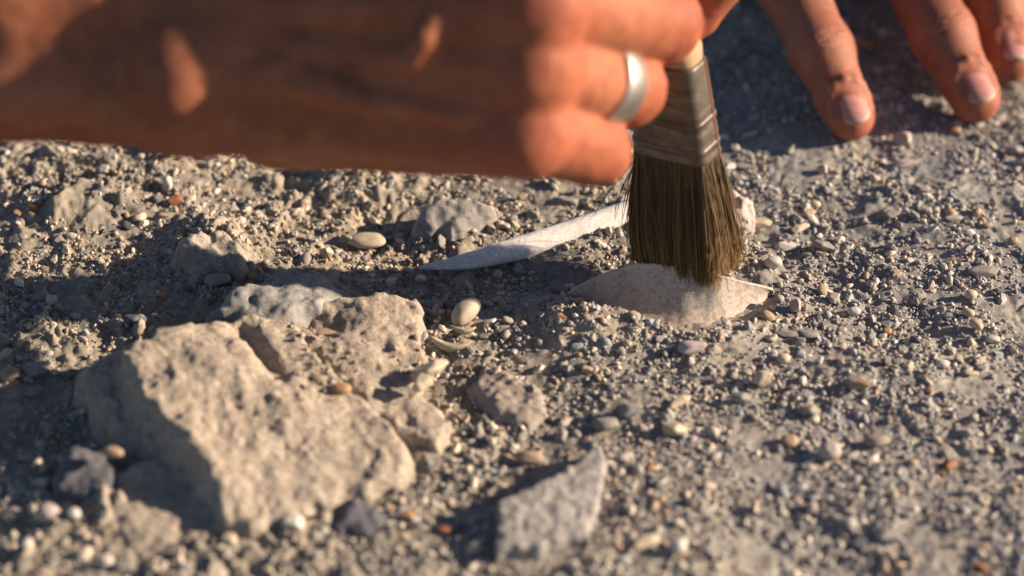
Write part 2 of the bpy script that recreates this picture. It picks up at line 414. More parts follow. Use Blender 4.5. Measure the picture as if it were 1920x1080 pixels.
# ------------------------------------------------------------------ rocks
def rock_field(F, pts, slope, zb, amp, seed, k=0.22, outline=None, hamp=0.0, hscale=1.2, grooves=(), ridge=0.0):
    """pts: (px, py, z) seen corners of the top face; the sides fall away outwards by slope"""
    Q = np.array([Pz(a, b, c) for a, b, c in pts]); P = Q[:outline] if outline else Q
    X, Y = np.meshgrid(F.ax[0], F.ax[1], indexing='ij')
    w = [1 / (((X - q[0]) ** 2 + (Y - q[1]) ** 2) + 0.35) ** 1.6 for q in Q]
    Ht = sum(wi * q[2] for wi, q in zip(w, Q)) / sum(w)
    if ridge:
        a_ = math.radians(-62); U = X * math.cos(a_) + Y * math.sin(a_); Vv = -X * math.sin(a_) + Y * math.cos(a_)
        wv = Vv + .25 * fbm2(X / .9, Y / .9, seed + 31, 2)
        Ht = Ht + ridge * (np.abs(fbm2(wv / 1.5, U / 3.6, seed + 33, 3)) - .35)
        f1, f2, idv = worley2(wv / 1.5, U / 1.9, seed + 35); Ht = Ht + ridge * .9 * (idv - .5) * sstep(0, .16, f2 - f1)
    if hamp:
        r = fbm2(X / hscale, Y / hscale, seed, 3); Ht = Ht + hamp * r + hamp * 0.8 * (0.4 - np.abs(fbm2(X / (hscale * 1.4), Y / (hscale * 1.4), seed + 9, 2)))
    for (a, b, dep, wd) in grooves:
        A, B = Pz(*a)[:2], Pz(*b)[:2]; Ht = Ht - dep * np.exp(-(seg_dist(X, Y, A, B) / wd) ** 2)
    sd = poly_sd(X + 0.10 * fbm2(X / .6, Y / .6, seed + 3, 2), Y + 0.10 * fbm2(X / .6, Y / .6, seed + 4, 2), P[:, :2])
    Z = F.ax[2][None, None, :]
    top = (Z - Ht[..., None]) * 0.85
    side = sd[..., None] - slope * (Ht[..., None] - Z)
    d = -smin(-top, -side, k)
    return np.maximum(d, zb - Z).astype(np.float32)

def field_mesh(F, D, amp, seed, name, mat, rel=1, sc=1.0, grain=0.034):
    m = np.abs(D) < 0.6; I = np.argwhere(m); p = I * F.h + F.lo
    n = fbm3(p / (0.9 * sc), seed, 2) * amp + fbm3(p / (0.34 * sc), seed + 5, 3) * amp * 0.62 + vnoise3(p / 0.13, seed + 8) * grain + (np.abs(fbm3(p / (0.75 * sc), seed + 15, 3)) - .3) * amp * 0.7
    D = D.copy(); D[m] += n.astype(np.float32)
    V, Q = surface_nets(D, F.lo, F.h); V = relax(V, Q, rel, 0.4)
    c = V.mean(0); c[2] = V[:, 2].min() + 0.1
    return mesh_from(name, V - c, Q, True, None, mat), c

def rock(name, parts, h, amp, seed, mat, label, cat, zb=-0.5, kin=0.15, sc=1.0, **kw):
    pts = np.vstack([[Pz(a, b, c) for a, b, c in p['pts']] for p in parts])
    F = Field(np.append(pts[:, :2].min(0) - 1.3, zb - 0.25), np.append(pts[:, :2].max(0) + 1.3, pts[:, 2].max() + 0.7), h)
    D = None
    for p in parts:
        d = rock_field(F, p['pts'], p.get('slope', 0.35), zb, amp, seed + p.get('s', 0), p.get('k', 0.22), p.get('outline'), p.get('hamp', 0), p.get('hscale', 1.2), p.get('grooves', ()), p.get('ridge', 0))
        D = d if D is None else smin(D, d, kin)
    me, c = field_mesh(F, D, amp, seed, name, mat, sc=sc)
    return put(name, me, c, label=label, category=cat, **kw)

ROCK_OBJ = rock('rock', [
    dict(pts=[(232, 655, 1.56), (300, 608, 1.48), (400, 596, 1.24), (480, 588, 1.12), (540, 598, 0.96), (590, 668, 0.88), (645, 722, 0.80),
              (705, 765, 0.68), (748, 815, 0.56), (768, 858, 0.48), (735, 893, 0.40), (660, 915, 0.40), (560, 955, 0.40), (470, 985, 0.44), (420, 960, 0.72), (385, 870, 1.20), (330, 800, 1.40), (268, 730, 1.52),
              (400, 690, 1.44), (520, 760, 1.08), (600, 840, 0.76), (480, 860, 0.92)], outline=18, slope=0.30, k=0.12, hamp=0.04, hscale=1.9, ridge=0.115,
         grooves=[((455, 610, 1.12), (520, 690, 1.12), .30, .25)]),
    dict(pts=[(545, 600, 0.88), (560, 572, 0.88), (640, 556, 0.84), (720, 552, 0.76), (778, 560, 0.64), (784, 620, 0.60), (795, 680, 0.48), (765, 712, 0.44),
              (845, 790, 0.28), (815, 832, 0.24), (745, 800, 0.36), (650, 712, 0.64), (595, 655, 0.76)], slope=0.3, k=0.12, hamp=0.05, hscale=1.3, s=20, ridge=0.10,
         grooves=[((575, 590, 0.80), (610, 600, 0.80), .45, .4), ((640, 690, 0.64), (720, 700, 0.56), .12, .3)]),
    dict(pts=[(196, 985, 0.34), (215, 890, 0.40), (280, 850, 0.44), (390, 850, 0.40), (470, 925, 0.32), (455, 985, 0.24), (360, 1020, 0.20), (240, 1030, 0.24)], slope=0.25, hamp=0.09, s=40),
    dict(pts=[(150, 690, .7), (215, 650, .9), (300, 640, 1.0), (390, 780, .7), (380, 860, .6), (300, 850, .5), (200, 780, .5)], slope=0.4, hamp=0.15, s=60),
], 0.050, 0.045, 101, M_ROCK, 'large cracked beige rock with knobbly sunlit top and deep shaded left side', 'rock', zb=-0.6, kin=0.10)
rock('rock', [dict(pts=[(395, 590, .7), (430, 540, .95), (520, 505, 1.0), (600, 505, .95), (645, 545, .7), (600, 570, .8), (500, 600, .9)], slope=0.4, hamp=0.12)],
     0.06, 0.06, 131, M_GREYROCK, 'smooth grey rock lump directly behind the large cracked beige rock', 'rock')
rock('rock_slab', [dict(pts=[(928, 938, .62), (1000, 905, .62), (1045, 888, .6), (1090, 850, .6), (1125, 828, .55), (1136, 850, .5), (1130, 925, .45), (1108, 980, .42), (1110, 1012, .42), (1060, 1008, .5), (1000, 1024, .55), (930, 1032, .6)], slope=-0.03, k=0.09, hamp=0.03, hscale=.7)],
     0.05, 0.03, 151, M_SLAB, 'flat speckled grey stone slab with straight broken left edge at the bottom of the picture', 'stone', zb=-0.3)
rock('flat_stone', [dict(pts=[(885, 720, .17), (905, 680, .17), (960, 700, .17), (1010, 730, .17), (1030, 770, .17), (990, 790, .17), (930, 770, .17)], slope=0.5, hamp=0.06)],
     0.05, 0.035, 171, M_MAUVE, 'flat pinkish brown stone embedded in the earth between the large rock and the speckled slab', 'stone')
rock('rock', [dict(pts=[(788, 420, .4), (790, 375, .75), (830, 360, .85), (880, 365, .75), (918, 385, .6), (900, 405, .5), (850, 425, .45)], slope=0.3, hamp=0.08)],
     0.05, 0.04, 181, M_GREYST, 'pale grey angular rock below the hand, behind the left end of the long bone', 'rock')
rock('rock', [dict(pts=[(338, 465, .75), (360, 435, .9), (410, 428, .9), (438, 450, .85), (430, 470, .75), (380, 475, .75)], slope=0.7, hamp=0.22, hscale=.7)],
     0.05, 0.12, 191, M_EARTHROCK, 'pale crusty clod of earth at the left, behind the large cracked rock', 'clod')
rock('dark_stone', [dict(pts=[(108, 855, .8), (150, 828, .85), (215, 832, .8), (222, 880, .6), (205, 925, .45), (140, 935, .4), (105, 910, .5)], slope=0.25, hamp=0.05)],
     0.055, 0.035, 201, M_DARKSTONE, 'dark blue grey stone lying in the shade left of the large rock', 'stone')
rock('dark_stone', [dict(pts=[(622, 985, .2), (640, 945, .3), (670, 928, .34), (710, 955, .3), (765, 1000, .15), (700, 1010, .15)], slope=0.5, hamp=0.04)],
     0.055, 0.03, 211, M_DARKSTONE, 'low dark flat stone just below the right tip of the large rock', 'stone')
rock('stone', [dict(pts=[(1352, 405, .55), (1350, 362, .95), (1378, 338, 1.05), (1412, 355, .95), (1418, 390, .7), (1395, 415, .4)], slope=0.05, hamp=0.10, hscale=.5)],
     0.045, 0.07, 221, M_PINK, 'knobbly pinkish white stone touching the right side of the brush bristles', 'stone', sc=0.6)

# ------------------------------------------------------------------ bones
def long_bone():
    path = [(1300, 366, .26, .44), (1200, 398, .25, .41), (1100, 430, .22, .36), (1000, 460, .18, .32), (920, 481, .13, .28), (850, 496, .05, .21), (785, 502, -.03, .06)]
    tt = np.linspace(0, len(path) - 1, 40); pa = np.array(path); pa = np.stack([np.interp(tt, np.arange(len(path)), pa[:, k]) for k in range(4)], 1)
    for _ in range(25): pa[1:-1] = pa[1:-1] * .5 + (pa[:-2] + pa[2:]) * .25
    P = [Pz(a, b, z) for a, b, z, r in pa]; R = [q[3] for q in pa]
    A = np.array(P); F = Field(A.min(0) - 1.0, A.max(0) + 1.0, 0.035); D = F.new()
    for i in range(len(P) - 1): cone(F, D, P[i], P[i + 1], R[i] * .95, R[i + 1] * .95, 0, pad=.5)
    # ridge along the shaft
    for i in range(0, 26): cone(F, D, P[i] + np.array([0, .08, .42]) * R[i], P[i + 1] + np.array([0, .08, .42]) * R[i + 1], R[i] * .66, R[i + 1] * .66, 0, pad=.5)
    # hollow broken end, open to the viewer
    C = F.new()
    k0 = int(np.argmin(abs(pa[:, 0] - 900))); k1 = int(np.argmin(abs(pa[:, 0] - 840)))
    up_ = np.array([0, -.62, .78])
    for q in range(k0, k1): cone(F, C, P[q] + up_ * R[q] * 1.12, P[q + 1] + up_ * R[q + 1] * .95, .13, .15, 0, pad=.5)
    a, b = P[k1] + up_ * R[k1] * .9, P[-1] + up_ * .10; cone(F, C, a + [0, -.08, 0], b + [0, -.10, 0], .16, .10, 0, pad=.5)
    D = -smin(-D, C, 0.02)
    me, c = field_mesh(F, D, 0.006, 301, 'long_bone', M_BONE, 12, 1, 0.001)
    put('bone', me, c, label='long smooth white bone with a hollow broken left end, behind the ridged bone', category='bone')
long_bone()

RIDGE = np.array([Pz(1062, 552, .02), Pz(1120, 520, .45), Pz(1190, 492, .85), Pz(1270, 497, 1.0), Pz(1340, 515, .95), Pz(1395, 528, .58), Pz(1450, 545, .14)])
FOOT = np.array([Pz(1064, 558, -.15), Pz(1120, 584, -.15), Pz(1195, 608, -.15), Pz(1290, 632, -.15), Pz(1365, 606, -.13), Pz(1418, 578, -.1), Pz(1450, 549, -.05)])
def ridged_bone():
    n, m = 110, 70; s = np.linspace(0, 6, n)
    def interp(A):
        B = np.stack([np.interp(s, np.arange(7), A[:, i]) for i in range(3)], 1)
        for _ in range(14): B[1:-1] = B[1:-1] * .5 + (B[:-2] + B[2:]) * .25
        return B
    R = interp(RIDGE); Fo = interp(FOOT); rows = []
    g = np.array([max(float(ground_h(np.array([p[0]]), np.array([p[1]]), False)[0]), -.1) for p in R])
    for j in range(m):
        u = j / (m - 1) * 2 - .5
        if u < 0:                               # back face drops steeply
            t = -u / .5; q = R + np.outer(np.full(n, t), [0, .9, 0]); q[:, 2] = R[:, 2] * (1 - t ** 1.4) - .5 * t ** 1.4
        else:                                   # front face: hollow slope to the foot line
            t = u / 1.5; q = R + (Fo - R) * t; q[:, 2] = Fo[:, 2] + (R[:, 2] - Fo[:, 2]) * (1 - t) ** 1.75 if t > .06 else R[:, 2] - (R[:, 2] - Fo[:, 2]) * (1 - (1 - .06) ** 1.75) * (t / .06) ** 1.3
        rows.append(q)
    V = np.stack(rows, 1).reshape(-1, 3)
    V[:, 2] += 0.035 * fbm2(V[:, 0] / 1.1, V[:, 1] / 1.1, 77, 3) + 0.012 * fbm2(V[:, 0] / .2, V[:, 1] / .2, 78, 2)
    V[:, 2] += 0.0
    ii = (np.arange(n - 1)[:, None] * m + np.arange(m - 1)[None]).ravel()
    Fc = np.stack([ii, ii + 1, ii + m + 1, ii + m], 1)
    k = len(V); low = V.copy(); low[:, 2] = -1.1
    rim = [i * m for i in range(n)] + [(n - 1) * m + j for j in range(1, m)] + [i * m + m - 1 for i in range(n - 2, -1, -1)] + [j for j in range(m - 2, 0, -1)]
    extra = V[rim].copy(); extra[:, 2] = -1.0
    S = [(rim[i], rim[(i + 1) % len(rim)], k + (i + 1) % len(rim), k + i) for i in range(len(rim))]
    V2 = np.vstack([V, extra]); c = V.mean(0); c[2] = 0
    me = mesh_from('ridged_bone', V2 - c, np.vstack([Fc, np.array(S)])[:, ::-1], True, None, M_BONE2)
    return put('bone', me, c, label='ridged dusty pinkish bone with a winged hollow face, right under the brush bristles', category='bone')
BONE_OBJ = ridged_bone()

# ------------------------------------------------------------------ paintbrush
Bt = Pz(1287, 489, 0.72)                                 # where the bristles end
axis_top = W(1256, 120, 0.62 * 6.2 - 0.5)
AX = axis_top - Bt; AX = AX / np.linalg.norm(AX)
th = math.radians(33.0)
bw = np.array([math.cos(th), -math.sin(th) * 1.0, 0]); bw = bw - AX * (bw @ AX); bw /= np.linalg.norm(bw)
bw = np.array([math.cos(th), -math.sin(th), 0]); bw -= AX * (bw @ AX); bw /= np.linalg.norm(bw)
bt = np.cross(AX, bw)                                   # away from the lens
# bw = direction of the broad side, its right-hand narrow face looks right and towards the lens
L_BR = 3.2; L_FE = 2.6
def brush_local(u, v, t): return Bt + np.multiply.outer(u, bw) + np.multiply.outer(v, bt) + np.multiply.outer(t, AX)

def loft(secs, nseg=48, name='part', mat=None, cap=True, power=5.0):
    """secs: (t, half width, half thickness[, shift]) -> rounded-rectangle sections along the brush axis"""
    an = np.linspace(0, 2 * np.pi, nseg, endpoint=False); V = []
    for s in secs:
        t, a, b = s[:3]; e = s[3] if len(s) > 3 else power
        c, q = np.cos(an), np.sin(an); r = (np.abs(c) ** e + np.abs(q) ** e) ** (-1 / e)
        V.append(brush_local(a * c * r, b * q * r, np.full(nseg, t)))
    n = len(V); V = np.vstack(V); F = []
    for i in range(n - 1):
        for j in range(nseg):
            k = (j + 1) % nseg; F.append((i * nseg + j, i * nseg + k, (i + 1) * nseg + k, (i + 1) * nseg + j))
    if cap:
        V = np.vstack([V, V[:nseg].mean(0), V[-nseg:].mean(0)])
        for j in range(nseg):
            k = (j + 1) % nseg; F.append((k, j, len(V) - 2, len(V) - 2)); F.append(((n - 1) * nseg + j, (n - 1) * nseg + k, len(V) - 1, len(V) - 1))
    F = np.array(F); tri = F[F[:, 2] == F[:, 3]][:, :3]; quad = F[F[:, 2] != F[:, 3]]
    Q = np.vstack([quad[:, [0, 1, 2]], quad[:, [0, 2, 3]], tri])
    return V, Q

def ferrule_mat():
    m, t, b = new_mat('dusty_tin')
    n = noise(t, 0.5, 5, 0.65); tc = nd(t, 'ShaderNodeTexCoord')
    mp = nd(t, 'ShaderNodeMapping'); mp.inputs['Scale'].default_value = (1, 1, 7); t.links.new(tc.outputs['Object'], mp.inputs[0])
    s = noise(t, 0.9, 5, 0.7, mp.outputs[0])
    c = ramp(t, n.outputs[0], [(0.3, (0.06, 0.048, 0.04)), (0.7, (0.13, 0.108, 0.09))]).outputs[0]
    k = ramp(t, s.outputs[0], [(0.48, (0, 0, 0)), (0.72, (0.38,) * 3)]).outputs[0]
    t.links.new(mixc(t, c, (0.30, 0.26, 0.21), k), b.inputs['Base Color'])
    b.inputs['Metallic'].default_value = 0.45; b.inputs['Roughness'].default_value = 0.45
    bumpn(t, b, s.outputs[0], 0.007, 0.6); return m
def wood_mat():
    m, t, b = new_mat('varnished_wood'); tc = nd(t, 'ShaderNodeTexCoord')
    mp = nd(t, 'ShaderNodeMapping'); mp.inputs['Scale'].default_value = (6, 6, 1); t.links.new(tc.outputs['Object'], mp.inputs[0])
    s = noise(t, 1.0, 5, 0.6, mp.outputs[0]); d = noise(t, 0.6, 5, 0.7)
    c = ramp(t, s.outputs[0], [(0.3, (0.25, 0.155, 0.08)), (0.7, (0.37, 0.25, 0.14))]).outputs[0]
    k = ramp(t, d.outputs[0], [(0.45, (0, 0, 0)), (0.7, (0.6,) * 3)]).outputs[0]
    t.links.new(mixc(t, c, (0.36, 0.31, 0.25), k), b.inputs['Base Color']); b.inputs['Roughness'].default_value = 0.55; return m
def bristle_mat():
    m, t, b = new_mat('bristle_hair'); at = nd(t, 'ShaderNodeAttribute', attribute_name='tint')
    t.links.new(at.outputs['Color'], b.inputs['Base Color']); b.inputs['Roughness'].default_value = 0.55
    b.inputs['Specular IOR Level'].default_value = 0.35; return m
M_FERR = ferrule_mat(); M_WOOD = wood_mat(); M_HAIR = bristle_mat()
M_SEAM, _, _ = plain_mat('copper_seam', (0.20, 0.085, 0.045), 0.4, 0.6)

brush = bpy.data.objects.new('paintbrush', None); COL.objects.link(brush); brush.location = Vector(Bt * CM)
brush['label'] = 'worn flat paintbrush with dusty metal ferrule and dark brown bristles sweeping the ridged bone'; brush['category'] = 'paintbrush'
brush.empty_display_size = 0.01
T0 = L_BR - 0.02
def groove(t): return 0.020 * sum(math.exp(-((t - g) / .07) ** 2) for g in (T0 + .22, T0 + .50, T0 + .95, T0 + 1.2))
secs = [(T0, .96, .46), (T0, 1.02, .52), (T0 + .04, 1.05, .55)]
for t in np.linspace(T0 + .08, T0 + L_FE - .05, 46):
    f = (t - T0) / L_FE; g = groove(t); secs.append((t, 1.05 - .20 * f - g * .6, .55 - .02 * f - g, 6 - 2 * f))
secs += [(T0 + L_FE, .83, .51, 4), (T0 + L_FE, .70, .42, 4)]
V, Q = loft(secs); me = mesh_from('ferrule', V - Bt, Q, True, None, M_FERR); fer = put('ferrule', me, (0, 0, 0), brush)
# folded seam on the narrow face
ss = []
for t in np.linspace(T0 + .02, T0 + L_FE - .02, 24):
    f = (t - T0) / L_FE; hw = 1.05 - .20 * f
    for u, v in ((hw - .03, .20), (hw + .012, .21), (hw + .012, .27), (hw - .03, .28)): ss.append(brush_local(u, v, t))
ss = np.array(ss).reshape(24, 4, 3); F = []
for i in range(23):
    for j in range(4): F.append((i * 4 + j, i * 4 + (j + 1) % 4, (i + 1) * 4 + (j + 1) % 4, (i + 1) * 4 + j))
F += [(3, 2, 1, 0), (92, 93, 94, 95)]
put('seam', mesh_from('seam', ss.reshape(-1, 3) - Bt, F, False, None, M_SEAM), (0, 0, 0), fer)
# crimped bands round the ferrule
for t0 in (T0 + .36, T0 + 1.08):
    f = (t0 - T0) / L_FE; a, b = 1.05 - .20 * f, .55 - .02 * f
    V, Q = loft([(t0 - .09, a - .02, b - .02, 6), (t0 - .06, a + .006, b + .010, 6), (t0, a + .010, b + .016, 6), (t0 + .06, a + .006, b + .010, 6), (t0 + .09, a - .02, b - .02, 6)])
    put('crimp_band', mesh_from('crimp_band', V - Bt, Q, True, None, M_FERR), (0, 0, 0), fer)
T1 = T0 + L_FE
V, Q = loft([(T1 - .3, .70, .42, 4), (T1 - .02, .78, .48, 3.5), (T1 + .1, .80, .55, 3), (T1 + .35, .80, .62, 2.6), (T1 + .7, .66, .56, 2.4), (T1 + 1.1, .50, .46, 2.2), (T1 + 1.7, .42, .42, 2), (T1 + 3, .45, .42, 2), (T1 + 5, .52, .42, 2), (T1 + 7.5, .50, .40, 2), (T1 + 9.0, .40, .34, 2), (T1 + 9.4, .22, .2, 2)])
put('handle', mesh_from('handle', V - Bt, Q, True, None, M_WOOD), (0, 0, 0), brush)
# bristles
rb = np.random.default_rng(5)
def bristle_mesh(root, tip, bow, r0, col, ns=6):
    """many thin three-sided tapering hairs; root, tip, bow (n,3)"""
    n = len(root); V = []; fr = np.array([0, 2.09, 4.19]); ph = rb.uniform(0, 6.28, n)
    e1 = np.broadcast_to(bw, (n, 3)); e2 = np.broadcast_to(bt, (n, 3))
    for s in range(ns):
        f = s / (ns - 1); c = root + (tip - root) * f + bow * (f * f * (1 - f) * 4 + 0.0)
        r = r0 * (1 - .62 * f ** 1.5)
        for k in range(3): V.append(c + (np.cos(fr[k] + ph) * r)[:, None] * e1 + (np.sin(fr[k] + ph) * r)[:, None] * e2)
    V = np.stack(V, 1); Fq = []
    for s in range(ns - 1):
        for k in range(3): Fq.append((s * 3 + k, s * 3 + (k + 1) % 3, s * 3 + 3 + (k + 1) % 3, s * 3 + 3 + k))
    Fq = np.array(Fq); Fa = (Fq[None] + (np.arange(n) * ns * 3)[:, None, None]).reshape(-1, 4)
    fcol = np.linspace(0, 1, ns).repeat(3)
    C = col[:, None, :] * (1 + 1.6 * (fcol ** 3)[None, :, None] * np.array([1, .95, .8]))
    return V.reshape(-1, 3), Fa, C.reshape(-1, 3)
NB = 6500
u = rb.uniform(-1, 1, NB); v = rb.uniform(-1, 1, NB)
edge = rb.random(NB) < .35; sgn = np.sign(rb.normal(size=NB)); pick = rb.random(NB) < .62
u = np.where(edge & ~pick, sgn * rb.uniform(.9, 1, NB), u); v = np.where(edge & pick, sgn * rb.uniform(.88, 1, NB), v)
root = brush_local(u * .95, v * .46, np.full(NB, L_BR + .05))
spread_u = u * 1.02 + rb.normal(0, .085, NB) * (1 + 2 * (rb.random(NB) < .1)) + .03; spread_v = v * .66 + rb.normal(0, .06, NB)
lump = .10 * np.sin(u * 9 + v * 3) + .07 * np.sin(u * 23 - v * 11)
tipt = rb.normal(0.02, .10, NB) + lump + np.where(rb.random(NB) < .12, rb.uniform(.1, .6, NB), 0)
tip = brush_local(spread_u + .10 * np.sin(u * 14), spread_v + .06 * np.sin(u * 17 + 1), tipt)
bow = np.outer(u * .10 + rb.normal(0, .05, NB), bw) + np.outer(v * .10 + rb.normal(0, .05, NB), bt)
base = np.array([0.078, 0.050, 0.022]) * rb.lognormal(0, .42, NB)[:, None]; base = np.clip(base, 0.01, .32)
V, Fq, C = bristle_mesh(root, tip, bow, np.full(NB, .0135), base)
put('bristles', mesh_from('bristles', V - Bt, Fq, True, np.clip(C, 0, .5), M_HAIR), (0, 0, 0), brush, kind='stuff')
# single hairs that have come away from the clump on the left
for i in range(38):
    uu = -1.0 + rb.uniform(0, .12); vv = rb.uniform(-1, .9)
    r_ = brush_local(uu * .95, vv * .46, L_BR - .02)[None]
    t_ = brush_local(-1.25 - rb.uniform(0, .55), vv * .6 + rb.normal(0, .15), .95 + rb.normal(0, .25))[None]
    if i in (3, 9, 14): t_ = np.array([Pz(1078 + 12 * i % 40, 404 + i, 1.45 - .02 * i)])
    b_ = np.array([bw * rb.normal(-.08, .08) + bt * rb.normal(0, .08)])
    V, Fq, C = bristle_mesh(r_, t_, b_, np.array([.014]), np.array([[.03, .022, .014]]), 9)
    put('bristle', mesh_from('bristle', V - Bt, Fq, True, C, M_HAIR), (0, 0, 0), brush)

# ------------------------------------------------------------------ hands
def skin_tint(V, N, joints, reds, base=(0.28, 0.108, 0.055)):
    c = np.tile(np.array(base), (len(V), 1)); r = np.zeros(len(V))
    for p, s in reds: r = np.maximum(r, np.exp(-((V - p) ** 2).sum(1) / s ** 2))
    c = c * (1 + r[:, None] * np.array([.10, -.20, -.18])); return np.clip(c, 0.02, .8)

def wrinkles(V, N, joints):
    """joints: (centre, finger axis, dorsal dir, radius) -> fine creases across the back of the joint"""
    d = np.zeros(len(V))
    for p, ax, u, r, n in joints:
        q = V - p; t = q @ ax; lat = np.linalg.norm(q - np.outer(t, ax), axis=1)
        m = (np.abs(t) < .75) & (lat < r * 1.6); dors = np.clip((q @ u) / r, 0, 1)
        tt = t + 0.10 * fbm3(V[:] / .35, 9, 2) * m
        for k in range(n):
            t0 = (k - (n - 1) / 2) * .17
            d -= m * dors ** 1.2 * 0.042 * np.exp(-((tt - t0) / .045) ** 2)
        d += m * dors * 0.03 * np.exp(-(t / .4) ** 2)
    return V + N * d[:, None]

def unit(v): v = np.asarray(v, float); return v / np.linalg.norm(v)

# ---- the hand that holds the brush (its back to the lens, thumb uppermost)
def brush_hand():
    Q = lambda *a: W(*a)
    F = Field(W(-760, 430, 6)[:] * 0 + np.array([-21.5, -13.5, -0.3]), np.array([6.6, 3.2, 14.5]), 0.10)
    palm = F.new()
    wr_lo, wr_hi = Q(360, 172, 8.6), Q(360, -5, 8.7)
    cone(F, palm, wr_lo, Q(0, 128, 8.2), 1.28, 1.6, .3); cone(F, palm, Q(0, 128, 8.2), Q(-640, 60, 7), 1.6, 2.3, .3)
    cone(F, palm, wr_hi, Q(0, -30, 8.7), 1.35, 1.7, .8); cone(F, palm, Q(0, -30, 8.7), Q(-640, -60, 7.8), 1.7, 2.4, .8)
    mc = [(Q(480, 185, 8.5), Q(975, 243, 9.4), 1.10, 1.00), (Q(450, 115, 8.8), Q(985, 128, 10.0), 1.08, 1.02), (Q(450, 40, 9.1), Q(995, 12, 10.4), 1.1, 1.06), (Q(460, -60, 9.4), Q(1000, -110, 10.7), 1.1, 1.10)]
    for a, b, ra, rb_ in mc: cone(F, palm, a, b, ra, rb_, .55)
    cone(F, palm, wr_lo, mc[0][0], 1.28, 1.15, .6); cone(F, palm, wr_hi, mc[2][0], 1.35, 1.1, .6); cone(F, palm, wr_hi, mc[3][0], 1.3, 1.1, .6); cone(F, palm, wr_lo, mc[1][0], 1.25, 1.1, .6)
    cone(F, palm, Q(520, 218, 7.3), Q(930, 250, 7.8), 1.20, 1.0, .5)          # heel of the hand, little-finger side
    cone(F, palm, Q(520, 60, 6.8), Q(900, 60, 7.4), 1.5, 1.2, .7)
    cone(F, palm, Q(560, -60, 6.8), Q(860, -110, 5.6), 1.6, 1.3, .7)
    cone(F, palm, Q(338, 128, 9.72), Q(332, 165, 9.70), 1.0, .92, .7)       # wrist bone
    def dors(px, py, lift=0.0):                                               # a spot on the back of the hand
        return Q(px, py, 10.06 + (px - 450) / 540 * 1.24 + lift - max(0, (py - 70) / 190) ** 2 * .35 + max(0, (60 - py) / 100) * .25)
    for pts, r in (([(395, 40, -.1), (560, 85), (900, 125, -.4)], .22), ([(430, 20, -.1), (680, 10), (920, 12, -.35)], .32), ([(480, 150, -.2), (600, 172, -.05), (860, 215, -.45)], .22),
                ([(420, 150, -.1), (520, 120), (600, 150), (700, 200, -.25)], .13), ([(775, 112, .10), (796, 75, .18), (814, 42, .10)], .25), ([(620, -10), (650, 60), (700, 130, -.2)], .17)):
        for a, b in zip(pts[:-1], pts[1:]): cone(F, palm, dors(*a), dors(*b), r, r, .28)
    fing = [
        [(975, 238, 9.4, .98), (1114, 280, 6.8, .80), (1100, 290, 5.0, .68), (1035, 280, 4.4, .60)],
        [(985, 118, 9.9, 1.02), (1172, 164, 6.2, .90), (1150, 185, 4.0, .76), (1070, 180, 3.8, .66)],
        [(995, 0, 10.3, 1.06), (1232, 38, 6.0, .98), (1250, 62, 3.2, .80), (1180, 62, 2.7, .7)],
        [(1000, -110, 10.6, 1.10), (1318, -120, 5.6, .90), (1345, -50, 4.3, .72), (1308, 24, 3.7, .60)]]
    FD = []; reds = []; joints = []
    for fi, f in enumerate(fing):
        D = F.new(); P = [Q(*p[:3]) for p in f]
        for i in range(3): cone(F, D, P[i], P[i + 1], f[i][3], f[i + 1][3], .18)
        # knuckle
        cone(F, D, P[0] + [.1, -.1, 0], P[0], f[0][3], f[0][3], .25)
        FD.append(D); reds += [(P[0], 1.5), (P[1], 1.2), (P[3], 1.2)]
        a = unit(P[1] - P[0]); joints.append((P[1], a, unit([.6, -.6, .3]), f[1][3], 4)); joints.append((P[0], a, unit([.4, -.9, .2]), f[0][3] * 1.1, 3))
    H = FD[0]
    for D in FD[1:]: H = smin(H, D, .07)
    H = smin(H, palm, .38)
    th_ = [(620, -70, 6.6, 1.35), (960, -150, 3.6, 1.15), (1180, -150, 2.2, .95), (1300, -70, 2.5, .80)]
    for i in range(3): cone(F, H, Q(*th_[i][:3]), Q(*th_[i + 1][:3]), th_[i][3], th_[i + 1][3], .3)
    V, Qd = surface_nets(H, F.lo, F.h); V = relax(V, Qd, 2, .4); N = vnormals(V, Qd)
    V = wrinkles(V, N, joints); V = V + N * (0.035 * fbm3(V / .9, 4, 3))[:, None]
    col = skin_tint(V, N, joints, reds)
    c = Q(700, 150, 8)
    put('hand', mesh_from('brush_hand', V - c, Qd, True, col, M_SKIN), c, label='blurred tanned right hand wearing a ring, curled round the paintbrush in the foreground', category='hand')
    # ring
    P0, P1 = Q(*fing[1][0][:3]), Q(*fing[1][1][:3]); ax = unit(P1 - P0); ce = P0 + (P1 - P0) * .74
    rr = 1.02 + (.90 - 1.02) * .74
    e1 = unit(np.cross(ax, [0, 0, 1])); e2 = np.cross(ax, e1); prof = [(-.45, .02), (-.44, .08), (-.32, .115), (0, .13), (.32, .115), (.44, .08), (.45, .02), (.2, -.02), (-.2, -.02)]
    n = 96; V = []; Fq = []
    for i in range(n):
        a = 2 * np.pi * i / n
        for t, o in prof: V.append(ax * (t + .0) + (e1 * np.cos(a) + e2 * np.sin(a)) * (rr - t * .06 + o))
    k = len(prof)
    for i in range(n):
        for j in range(k): Fq.append((i * k + j, i * k + (j + 1) % k, ((i + 1) % n) * k + (j + 1) % k, ((i + 1) % n) * k + j))
    m, t, b = plain_mat('silver', (0.66, 0.63, 0.57), .36, 1.0)
    sc = noise(t, .25, 4); bumpn(t, b, sc.outputs[0], .01, .3)
    put('finger_ring', mesh_from('finger_ring', np.array(V), np.array(Fq), True, None, m), ce, label='wide plain silver ring worn on a finger of the hand holding the paintbrush', category='ring')
brush_hand()

